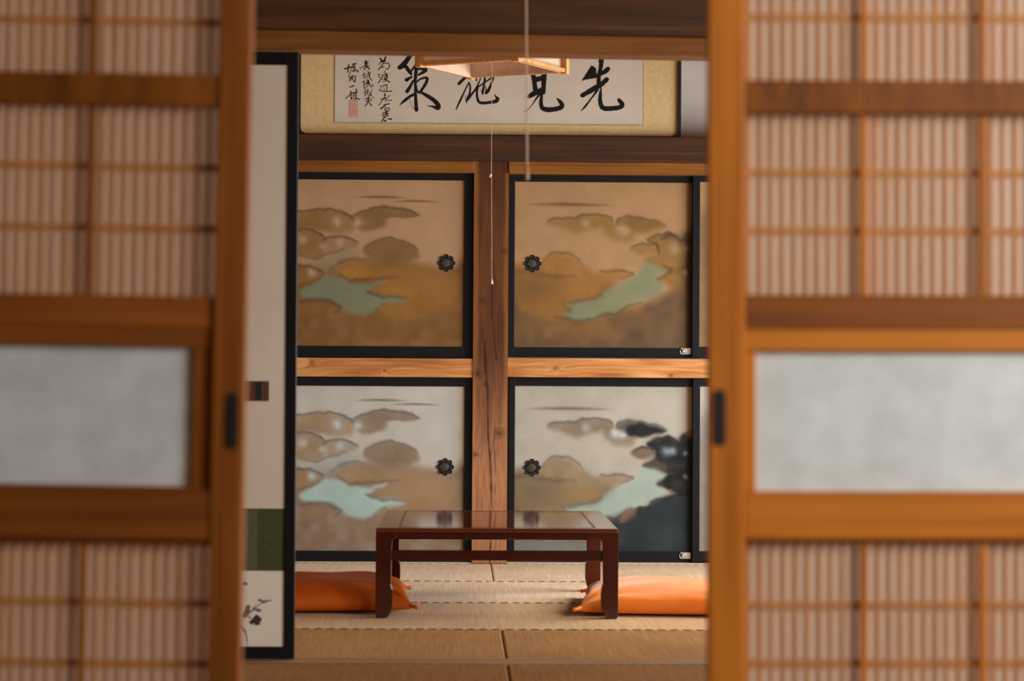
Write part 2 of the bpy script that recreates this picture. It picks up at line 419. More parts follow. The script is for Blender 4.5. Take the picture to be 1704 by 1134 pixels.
def right_design(X, Y, p):
    c = Canvas(X, Y, p['bg'])
    q = lambda pts: [(830+a/3.15, 280+b/3.15) for a, b in pts]
    c.mix(sm((340-Y)/60.)*0.35 + 0*X, p['bg2'])
    c.streak(872, 1022, 342.6, 2.2, p['dark2'], .9)
    c.poly(q([(40,555),(150,545),(230,570),(380,580),(600,590),(560,720),(700,730),(830,680),(1040,610),(1050,990),(40,990)]), p['ground'], 10, .95)
    c.poly(q([(70,560),(105,505),(170,530),(225,490),(275,452),(345,450),(405,470),(450,512),(520,545),(600,530),(650,538),(700,555),(645,578),(560,618),(540,650),(480,682),(400,698),(335,704),(355,735),(345,775),(280,790),(170,770),(90,700)]), p['gold'], 6, .88)
    c.poly(q([(70,580),(200,575),(330,600),(300,660),(200,700),(70,690)]), p['ground'], 14, .55)
    c.poly(q([(240,700),(330,715),(345,750),(300,800),(420,825),(520,795),(600,790),(560,860),(380,870),(250,840)]), p['gold'], 14, .5)
    c.poly(q([(300,610),(420,600),(540,610),(500,660),(380,685)]), p['gold2'], 12, .45)
    c.poly(q([(365,712),(440,700),(505,688),(575,640),(640,600),(700,570),(760,500),(800,470),(860,500),(885,530),(842,570),(862,615),(830,660),(762,700),(692,716),(622,750),(560,763),(492,790),(420,797),(345,775),(385,742)]), p['lake'], 4.5, .95)
    c.stroke(q([(470,795),(560,764),(620,756),(690,716),(740,706)]), 2.0, p['dark'], 4, .75)
    c.stroke(q([(300,775),(350,785),(420,800),(480,795)]), 2.0, p['dark'], 5, .6)
    c.stroke(q([(60,560),(140,545),(230,562),(400,572)]), 3.0, p['dark'], 6, .5)
    c.stroke(q([(235,500),(270,455),(345,447),(405,466),(445,505)]), 1.6, p['dark'], 3, .6)
    c.stroke(q([(540,545),(620,532),(690,545),(700,558),(640,578)]), 2.0, p['dark'], 3.5, .7)
    c.stroke(q([(380,702),(470,688),(540,655)]), 1.8, p['dark'], 3, .5)
    c.poly(q([(640,770),(700,725),(760,720),(760,760),(700,780)]), p['gold'], 6, .6)
    rim = (p['dark'], 3.0, .6)
    c.poly(q([(262,292),(300,266),(390,262),(440,250),(520,245),(592,270),(575,310),(480,320),(430,346),(380,340),(320,312)]), p['cloud'], 4.5, .85, rim)
    c.poly(q([(545,325),(620,285),(650,330),(720,330),(690,385),(640,388),(590,376)]), p['cloud'], 4.5, .75)
    c.poly(q([(690,430),(705,400),(760,395),(830,400),(820,450),(740,452)]), p['cloud'], 4, .8, rim)
    c.poly(q([(620,290),(650,256),(740,258),(820,278),(865,305),(800,330),(720,340),(660,320)]), p['dcloud'], 4.5, .88, rim)
    c.poly(q([(780,370),(830,345),(900,345),(950,375),(1000,330),(1060,300),(1060,640),(930,640),(880,600),(835,582),(880,545),(800,500),(760,475),(830,455),(820,400)]), p['dcloud'], 5, .85, rim)
    c.poly(q([(940,360),(1000,330),(1060,300),(1060,640),(985,640),(960,520),(975,440)]), p['ddark'], 8, .8)
    c.poly(q([(790,490),(830,470),(920,490),(930,515),(860,515)]), p['gold2'], 4, .5)
    c.poly(q([(835,582),(860,558),(930,555),(950,590),(880,600)]), p['gold'], 4, .5)
    c.stroke(q([(860,505),(905,530),(870,560),(830,580)]), 2.6, p['ddark'], 4, .6)
    c.stroke(q([(850,360),(900,350),(950,372)]), 4, p['ddark'], 5, .7)
    c.poly(q([(560,790),(640,740),(730,735),(800,690),(880,655),(960,650),(1060,670),(1060,960),(700,960),(640,870)]), p['mound'], 8, p['mound_op'])
    if p['mound_op'] > .5:
        c.poly(q([(640,770),(690,738),(740,735),(720,780),(660,800)]), p['cloud'], 6, .6)
    c.poly(q([(60,890),(300,880),(430,900),(560,930),(60,960)]), p['low'], 9, .6)
    c.poly(q([(850,890),(1060,860),(1060,990),(60,990),(60,950)]), p['low2'], 10, .4)
    if p['mound_op'] > .5:      # the stormy version of the picture
        k = lambda pts: [(830+a/3.336, 280+b/3.336) for a, b in pts]
        rk = (p['ddark'], 2.6, .6)
        c.poly(k([(690,330),(720,295),(790,283),(850,300),(925,328),(860,345),(780,360),(710,352)]), (30, 32, 33), 2.6, 1)
        c.poly(k([(820,395),(870,360),(930,358),(980,385),(1010,350),(1060,315),(1100,310),(1100,560),(1000,560),(920,550),(860,525),(795,515),(850,490),(860,440)]), (26, 28, 30), 3, 1)
        c.poly(k([(738,450),(770,420),(840,415),(852,450),(830,475),(760,470)]), (124, 104, 84), 2.6, .95, rk)
        c.poly(k([(800,515),(850,490),(920,500),(930,545),(860,540)]), (90, 78, 68), 3, .8)
        c.poly(k([(878,622),(910,590),(970,560),(1100,540),(1100,705),(1010,700),(960,655),(900,638)]), (28, 30, 30), 3, 1)
        c.poly(k([(590,850),(680,832),(720,790),(770,752),(830,748),(850,715),(950,690),(1100,700),(1100,1010),(670,1010),(640,910)]), (38, 48, 52), 3.4, 1, rk)
        c.poly(k([(840,880),(960,860),(1080,890),(1080,930),(900,940)]), (58, 70, 72), 10, .5)
        c.poly(k([(676,806),(700,762),(740,752),(756,786),(705,822)]), (128, 100, 82), 4, .85)
        for x, y, r in [(655,342,9),(640,330,6),(690,352,6)]: c.blob(830+x/3.336, 280+y/3.336, r, (206, 206, 200), .85)
        for x, y, r in [(930,440,9),(960,436,6),(1032,448,5),(1035,578,4)]: c.blob(830+x/3.336, 280+y/3.336, r, (150, 162, 170), .8)
    for x, y, r, o in ([] if p['mound_op'] > .5 else [(645,318,10,.85)]) + [(455,292,8,.8)] + ([] if p['mound_op'] > .5 else [(670,335,8,.7),(915,425,12,.6),(985,420,7,.6),(975,545,6,.6)]):
        c.blob(830+x/3.15, 280+y/3.15, r, p['glint'], o)
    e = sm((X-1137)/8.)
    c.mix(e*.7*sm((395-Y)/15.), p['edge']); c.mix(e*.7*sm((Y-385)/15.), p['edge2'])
    return c.c*(1+.10*(vnoise(X, Y, 2.2, 12)-.5)+.12*(vnoise(X, Y, 24, 13)-.5))[..., None]

PAL_UL = dict(bg=(156,124,94), bg2=(144,112,76), ground=(106,73,36), gold=(132,92,40), gold2=(150,108,40), haze=(120,108,86), haze2=(128,100,72),
    lake=(104,112,92), dark=(70,54,34), dark2=(92,62,34), cloud=(118,86,42), cloud2=(104,78,40), glint=(168,144,122), edge=(112,70,30), edge2=(58,44,26))
PAL_LL = dict(bg=(184,170,154), bg2=(176,160,142), ground=(134,102,78), gold=(156,118,80), gold2=(158,128,92), haze=(150,150,136), haze2=(152,126,98),
    lake=(165,183,168), dark=(84,76,66), dark2=(112,92,76), cloud=(150,114,76), cloud2=(126,96,68), glint=(190,194,186), edge=(160,118,64), edge2=(64,54,40))
PAL_UR = dict(bg=(162,130,104), bg2=(154,122,90), ground=(98,76,54), gold=(142,102,54), gold2=(154,110,60), lake=(118,128,110), dark=(78,62,40),
    dark2=(104,76,46), cloud=(132,102,54), dcloud=(118,88,42), ddark=(50,42,34), glint=(162,142,124), mound=(78,60,50), mound_op=.45, low=(96,76,58), low2=(92,76,64), edge=(96,62,36), edge2=(34,28,24))
PAL_LR = dict(bg=(190,178,164), bg2=(180,166,148), ground=(112,100,84), gold=(152,122,86), gold2=(164,130,84), lake=(168,182,170), dark=(66,60,52),
    dark2=(120,100,84), cloud=(132,110,86), dcloud=(28,30,30), ddark=(10,11,12), glint=(170,180,182), mound=(30,39,43), mound_op=.96, low=(138,142,132), low2=(128,136,134), edge=(158,108,58), edge2=(24,24,24))
GAIN = dict(UL=np.array((1.24, 1.25, 1.2)), LL=np.array((1.02, 1.2, 1.34)), UR=np.array((1.02, .98, .74)), LR=np.array((.77, .84, .85)))

def grid_panel(name, px0, px1, py0, py1, Y, step, fn, gain, m, parent, pyref=None):
    x0, _ = U(px0, (py0+py1)/2, Y); x1, _ = U(px1, (py0+py1)/2, Y)
    _, z1 = U((px0+px1)/2, py0, Y); _, z0 = U((px0+px1)/2, py1, Y)
    return grid_world(name, x0, x1, z0, z1, px0, px1, py0, py1, Y, step, fn, gain, m, parent)
def grid_world(name, x0, x1, z0, z1, px0, px1, py0, py1, Y, step, fn, gain, m, parent):
    nx = max(2, int(abs(px1-px0)/step)); ny = max(2, int(abs(py1-py0)/step))
    gx, gy = np.meshgrid(np.linspace(px0, px1, nx+1), np.linspace(py0, py1, ny+1))
    col = np.clip(fn(gx, gy)*gain, 0, 1)
    wx = x0 + (gx-px0)/(px1-px0)*(x1-x0); wz = z1 + (gy-py0)/(py1-py0)*(z0-z1)
    org = Vector((0, 0, 0)); p = parent
    while p is not None: org += p.location; p = p.parent
    co = np.stack([wx-org.x, np.full_like(wx, Y-org.y), wz-org.z], -1).reshape(-1, 3)
    me = bpy.data.meshes.new(name)
    i = np.arange((nx+1)*(ny+1)).reshape(ny+1, nx+1)
    f = np.stack([i[:-1, :-1], i[1:, :-1], i[1:, 1:], i[:-1, 1:]], -1).reshape(-1, 4)
    # a thin board: front grid plus a back
    nb = len(co)
    t = 0.006
    back = np.array([co[i[0, 0]], co[i[0, -1]], co[i[-1, -1]], co[i[-1, 0]]]) + [0, t, 0]
    verts = np.vstack([co, back])
    faces = f.tolist()
    c4 = [int(i[0, 0]), int(i[0, -1]), int(i[-1, -1]), int(i[-1, 0])]
    faces.append([nb, nb+1, nb+2, nb+3])
    top = [int(v) for v in i[0, :]]; bot = [int(v) for v in i[-1, :]]; lf = [int(v) for v in i[:, 0]]; rt = [int(v) for v in i[:, -1]]
    faces.append(top + [nb+1, nb]); faces.append(bot[::-1] + [nb+3, nb+2]); faces.append(lf[::-1] + [nb, nb+3]); faces.append(rt + [nb+2, nb+1])
    me.from_pydata(verts.tolist(), [], faces)
    a = me.color_attributes.new('paint', 'FLOAT_COLOR', 'POINT')
    cc = np.ones((len(verts), 4)); cc[:nb, :3] = col.reshape(-1, 3); cc[nb:, :3] = 0.3
    a.data.foreach_set('color', cc.ravel())
    me.materials.append(m)
    o = bpy.data.objects.new(name, me); C.objects.link(o)
    if parent is not None: o.parent = parent
    return o

# timber painted on a grid: g = distance along the grain (px), v = across 0..1
def timber(dark, mid, light, seed, vertical, lo, hi, edge=None, knots=(), crack=None, low_light=None):
    def fn(X, Y):
        g = Y if vertical else X; a = X if vertical else Y
        v = (a-lo)/(hi-lo)
        warp = 10*(vnoise(g, a, 70, seed)-.5) + 4*(vnoise(g, a, 25, seed+1)-.5)
        for (kx, ky, kr) in knots:
            gg, aa = (ky, kx) if vertical else (kx, ky)
            d = np.hypot((g-gg)*0.45, a-aa)
            warp = warp + 7*np.exp(-(d/(kr*2.2))**2)*np.sign(a-aa+1e-3)
        r = vnoise(g*0.04+7, (a+warp)*1.0, 1.7, seed+2)*.6 + vnoise(g*0.08, (a+warp)*1.0, 4.5, seed+3)*.4
        big = vnoise(g, a*2.2, 60, seed+4)
        t = np.clip(r*.62 + big*.5, 0, 1)[..., None]
        D, Mi, Li = [np.array(lin(c)) for c in (dark, mid, light)]
        c = np.where(t < .5, D+(Mi-D)*t*2, Mi+(Li-Mi)*(t-.5)*2)
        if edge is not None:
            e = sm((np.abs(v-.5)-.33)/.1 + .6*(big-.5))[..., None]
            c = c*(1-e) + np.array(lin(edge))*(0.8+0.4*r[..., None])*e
        if low_light is not None:  # low window light painted into the timber, paler toward the floor
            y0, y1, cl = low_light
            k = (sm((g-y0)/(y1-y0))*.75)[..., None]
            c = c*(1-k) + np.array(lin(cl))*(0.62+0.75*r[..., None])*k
        for (kx, ky, kr) in knots:
            d = np.hypot((X-kx), (Y-ky))/kr
            k = (np.exp(-d**2.5)*.75 + .35*np.exp(-((d-1.5)/.25)**2))[..., None]; k = np.clip(k, 0, .9)
            c = c*(1-k) + np.array(lin((58, 32, 18)))*k
        if crack is not None:
            for pts, wd in crack:
                P = catmull(pts, False)
                cx = np.interp(Y, P[:, 1], P[:, 0], left=-999, right=-999)
                ww = wd*(0.5+vnoise(Y, Y*0, 14, 9))
                k = np.exp(-((X-cx)/ww)**2)[..., None]*.92
                c = c*(1-k) + np.array(lin((26, 14, 8)))*k
        return c
    return fn

# ================================================================ ROOM SHELL
WX0, WX1 = -2.6, 2.6
BACK = 11.10
struct('floor', B(WX0-.1, WX1+.1, -1.6, 12.2, -.16, -.056), M['post_wood'])
struct('ceiling', B(WX0-.1, WX1+.1, -1.6, 12.2, 2.62, 2.7), M['ceiling'])
struct('wall_left', B(WX0-.1, WX0, -1.6, 12.2, -.056, 2.62), M['wall'])
def wall_right():
    bm = bmesh.new()
    for y0, y1 in ((-1.6, .5), (2.9, 4.2), (7.0, 7.65), (10.75, 12.2)): box(bm, WX1, WX1+.1, y0, y1, -.056, 2.62)
    for y0, y1, z0, z1 in ((.5, 2.9, .9, 2.45), (4.2, 7.0, .35, 1.95), (7.65, 10.75, .15, 1.8)):
        box(bm, WX1, WX1+.1, y0, y1, -.056, z0); box(bm, WX1, WX1+.1, y0, y1, z1, 2.62)
    return bm
struct('wall_right', wall_right(), M['wall'])
struct('wall_behind', B(WX0, WX1, -1.6, -1.5, -.056, 2.62), M['wall'])
struct('wall_back', B(WX0, WX1, BACK, BACK+.08, -.056, 2.62), M['plaster'])
# wall over the near sliding doors, wall between middle and far room
struct('wall_front', B(WX0, WX1, 3.70, 3.80, 1.84, 2.62), M['plaster'])
struct('trim_1', B(WX0, WX1, 3.66, 3.84, 1.79, 1.84, bev=.003), M['door_wood_h'])
struct('trim_2', B(WX0, WX1, 3.64, 3.84, -.056, .004), M['door_wood_h'])

# ---- partition between middle and far room (y about 7.3)
YP = 7.27
zl0 = U(849, 96.5, YP+.10)[1]; zl1 = U(849, 57, YP-.02)[1]
lint = struct('trim_3', B(WX0, 1.62, YP-.02, YP+.10, zl0, zl1, bev=.003), M['lintel_lo'])
struct('trim_4', B(WX0, 1.62, YP-.055, YP+.13, zl1, zl1+.16, bev=.006), M['lintel'])
for o_ in C.objects:      # the old lintel sags a little to the right
    if o_.name in ('trim_3', 'trim_4'):
        xm = U(849, 90, YP)[0]
        for v in o_.data.vertices: v.co.z -= (v.co.x - xm)*.0085
struct('wall_partition', B(WX0, WX1, YP+.01, YP+.07, zl1+.16, 2.62), M['plaster'])
struct('trim_5', B(1.62, 1.74, YP-.05, YP+.13, -.056, 2.62, bev=.004), M['post_wood'])
struct('trim_6', B(WX0, 1.62, YP-.052, YP+.054, -.056, .003, bev=.002), M['sill'])
struct('wall_side_panel', B(1.74, WX1, YP+.01, YP+.07, -.056, zl1+.16), M['wall'])

# ---- closet wall timbers
YB = 10.98            # face of the post
xpl = U(787, 600, YB)[0]; xpr = U(845, 600, YB)[0]
znb = U(835, 267, 10.90)[1]; znt = U(815, 226, 10.90)[1] 
XL0 = U(168, 600, 11.03)[0] + .1
# dark long beam under the picture
struct('trim_7', B(WX0, WX1, 10.92, BACK, znb, znt+.004, bev=.004), M['beam_dark'])
zo1 = U(815, 267, 10.965)[1]; zo0L = U(640, 286.5, 10.965)[1]; zo0R = U(1000, 290, 10.965)[1]
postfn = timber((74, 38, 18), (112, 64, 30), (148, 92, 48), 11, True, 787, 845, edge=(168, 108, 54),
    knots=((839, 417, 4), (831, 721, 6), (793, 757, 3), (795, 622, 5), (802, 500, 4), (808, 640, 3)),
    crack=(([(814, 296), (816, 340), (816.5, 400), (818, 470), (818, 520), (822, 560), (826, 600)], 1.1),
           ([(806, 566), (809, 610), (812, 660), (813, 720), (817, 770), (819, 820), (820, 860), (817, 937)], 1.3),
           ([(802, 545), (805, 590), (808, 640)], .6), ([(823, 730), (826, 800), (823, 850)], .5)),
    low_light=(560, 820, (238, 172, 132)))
def post_obj():
    pe = struct('trim_8', B(xpl, xpr, YB+.0065, BACK, -.056, znb, bev=.0), M['post_wood'])
    zb = U(815, 938, YB)[1]; zt = znb
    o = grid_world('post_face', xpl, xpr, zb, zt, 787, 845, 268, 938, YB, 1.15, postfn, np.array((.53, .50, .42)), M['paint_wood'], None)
    o['kind'] = 'structure'; o.name = 'trim_9'
post_obj()
# orange head rails
struct('trim_10', B(XL0-.02, xpl, 10.965, BACK, zo0L, znb, bev=.002), M['beam_orange'])
struct('trim_11', B(xpr, WX1, 10.965, BACK, zo0R, znb, bev=.002), M['beam_orange'])
# middle rails with knots
def midrail(n, pa, pb, ya, yb, xa, xb, seed, knots):
    z1 = U((pa+pb)/2, ya, 10.985)[1]; z0 = U((pa+pb)/2, yb, 10.985)[1]
    o = grid_world(n, xa, xb, z0, z1, pa, pb, ya, yb, 10.985, 1.15, timber((120, 66, 28), (172, 112, 58), (208, 156, 98), seed, False, ya, yb, knots=knots), 1.15, M['paint_wood'], None)
    o['kind'] = 'structure'
    return z0, z1
x470 = U(469, 600, 10.985)[0]
ml = midrail('trim_12', 469, 787, 596.5, 627.5, x470, xpl, 21, ((519, 604, 3.2), (640, 618, 2)))
mr = midrail('trim_13', 845, 1480, 598, 629.5, xpr, U(1480, 600, 10.985)[0], 33, ((924, 615, 2.5), (1116, 626, 3), (1300, 610, 3)))
struct('trim_14', B(x470, xpl-.001, 10.9915, BACK, ml[0]+.001, ml[1]-.001), M['beam_orange'])
struct('trim_15', B(xpr+.001, WX1, 10.9915, BACK, mr[0]+.001, mr[1]-.001), M['beam_orange'])
# threshold at the floor
struct('trim_16', B(x470, xpl, 10.985, BACK, -.056, .006, bev=.001), M['sill_pale'])
struct('trim_17', B(xpr, WX1, 10.985, BACK, -.056, .006, bev=.001), M['sill_pale'])
# hidden post and wall left of the closet
struct('trim_18', B(x470-.16, x470, YB, BACK, -.056, znb, bev=.004), M['post_wood'])
struct('wall_alcove', B(WX0, x470-.16, 11.0, BACK, -.056, znb), M['wall'])

# ================================================================ CLOSET DOORS
def flower_pull(parent, px, py, Y):
    x, z = U(px, py, Y); s = 1/366.
    bm = bmesh.new(); lathe_y(bm, [(9.6*s, .0), (9.8*s, -.003), (9.0*s, -.0045), (8.2*s, -.002), (7.6*s, .0)], x, z, Y, 32)
    o = link('door_pull', bm, M['pull_ring'], parent, smooth=True)
    lb = bmesh.new(); lathe_y(lb, [(7.9*s, -.0005), (6.5*s, -.0012), (4*s, -.0022), (0, -.003)], x, z, Y, 32)
    link('pull_disc', lb, M['pull_disc'], o, smooth=True)
    pb = bmesh.new()
    for k in range(8):
        a = 2*PI*k/8 + PI/8*0
        torus_y(pb, x+math.sin(a)*10.6*s, Y-.002, z+math.cos(a)*10.6*s, 3.3*s, .9*s, 18, 6)
    link('petal_ring', pb, M['pull_ring'], o, smooth=True)
    bk = bmesh.new(); 
    for k in range(8):
        a = 2*PI*k/8
        lathe_y(bk, [(2.8*s, -.0004), (0, -.0006)], x+math.sin(a)*10.6*s, z+math.cos(a)*10.6*s, Y, 12)
    link('petal_fill', bk, M['pull_fill'], o)
M['pull_ring'] = mat('blackened_iron', lc((24, 20, 18)), 0.4, 0.4, 0.2)
M['pull_disc'] = mat('worn_bronze', lc((80, 70, 62)), 0.4, 0.5, 0.4)
M['pull_fill'] = mat('dark_iron_fill', lc((50, 38, 30)), 0.6)  # dark brown fill inside the petal loops

def fusuma(px0, px1, py0, py1, ix0, ix1, iy0, iy1, Y, fn, gain, label, step=1.5, pull=None, lock=None, group='painted closet doors'):
    """outer frame and inner panel given in photo pixels; frame face at Y, panel 6 mm behind"""
    cm = (px0+px1)/2
    x0 = U(px0, (py0+py1)/2, Y)[0]; x1 = U(px1, (py0+py1)/2, Y)[0]
    z1 = U(cm, py0, Y)[1]; z0 = U(cm, py1, Y)[1]
    a0 = U(ix0, (py0+py1)/2, Y)[0]; a1 = U(ix1, (py0+py1)/2, Y)[0]
    b1 = U(cm, iy0, Y)[1]; b0 = U(cm, iy1, Y)[1]
    t = empty('painted_closet_door', ((x0+x1)/2, Y, z0), label, 'sliding door', group)
    d = .02
    for (s0, s1) in ((x0, a0), (a1, x1)): link('stile', B(s0, s1, Y, Y+d, z0, z1, bev=.0015), M['black'], t)
    for (s0, s1) in ((b1, z1), (z0, b0)): link('rail', B(a0, a1, Y+.0005, Y+d, s0, s1, bev=.0015), M['black'], t)
    grid_world('painted_panel', a0-.004, a1+.004, b0-.004, b1+.004, ix0, ix1, iy0, iy1, Y+.006, step, fn, gain, M['paint_gloss'], t)
    if pull: flower_pull(t, pull[0], pull[1], Y+.005)
    if lock:
        lx, lz = U(lock[0], lock[1], Y); s = 1/366.
        bm = B(lx-6*s, lx+9*s, Y-.005, Y+.001, lz-5.3*s, lz+5.3*s, bev=.001)
        o = link('lock_plate', bm, M['metal'], t)
        bm = bmesh.new(); pts = [(lx-6.4*s-3*s*math.sin(k/8*PI), Y-.003, lz+5*s*math.cos(k/8*PI)) for k in range(9)]
        tube(bm, pts, .0022, 8); link('lock_tab', bm, M['metal'], o, smooth=True)
        bm = bmesh.new(); lathe_y(bm, [(3.6*s, .0), (3.4*s, -.0015), (1.6*s, -.002), (1.2*s, -.0005), (0, -.0005)], lx-1.5*s, lz, Y-.005, 20)
        link('screw', bm, M['metal'], o, smooth=True)
    return t
YF = 11.005; YR = 11.03
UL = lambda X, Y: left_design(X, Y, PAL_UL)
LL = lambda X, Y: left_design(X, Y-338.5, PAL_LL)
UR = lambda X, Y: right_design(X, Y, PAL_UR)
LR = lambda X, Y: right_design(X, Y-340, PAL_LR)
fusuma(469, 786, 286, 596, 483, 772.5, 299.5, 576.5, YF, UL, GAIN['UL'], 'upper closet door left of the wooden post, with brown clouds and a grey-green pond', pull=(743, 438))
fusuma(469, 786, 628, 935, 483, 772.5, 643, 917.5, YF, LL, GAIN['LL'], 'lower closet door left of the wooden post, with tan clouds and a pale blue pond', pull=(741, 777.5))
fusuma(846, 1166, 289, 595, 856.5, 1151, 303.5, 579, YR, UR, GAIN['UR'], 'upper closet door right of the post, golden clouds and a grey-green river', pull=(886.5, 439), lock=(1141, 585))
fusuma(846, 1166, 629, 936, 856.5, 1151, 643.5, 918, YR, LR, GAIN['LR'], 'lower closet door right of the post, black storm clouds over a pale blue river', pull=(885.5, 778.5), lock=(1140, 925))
def sliver(pal, dy):
    def fn(X, Y):
        c = Canvas(X, Y, pal['bg'])
        c.poly([(1150, 372+dy), (1250, 360+dy), (1340, 400+dy), (1460, 430+dy), (1460, 590+dy), (1150, 590+dy)], pal['ground'], 14, .6)
        c.poly([(1250, 340+dy), (1330, 320+dy), (1400, 350+dy), (1340, 375+dy)], pal['cloud'], 6, .8)
        return c.c*(1+.10*(vnoise(X, Y, 2.2, 12)-.5)+.12*(vnoise(X, Y, 24, 13)-.5))[..., None]
    return fn
fusuma(1152.5, 1470, 291, 596, 1164.5, 1456, 304, 578.5, YF, sliver(PAL_UR, 0), GAIN['UR'], 'sliver of the upper closet door at the far right, overlapping the golden river door', step=6)
fusuma(1152.5, 1470, 630.5, 937, 1164.5, 1456, 644.5, 918.5, YF, sliver(PAL_LR, 340), GAIN['LR'], 'sliver of the lower closet door at the far right, overlapping the storm cloud door', step=6)
struct('trim_19', B(U(1470, 600, YB)[0]+.001, U(1470, 600, YB)[0]+.16, YB, BACK, -.056, znb, bev=.004), M['post_wood'])

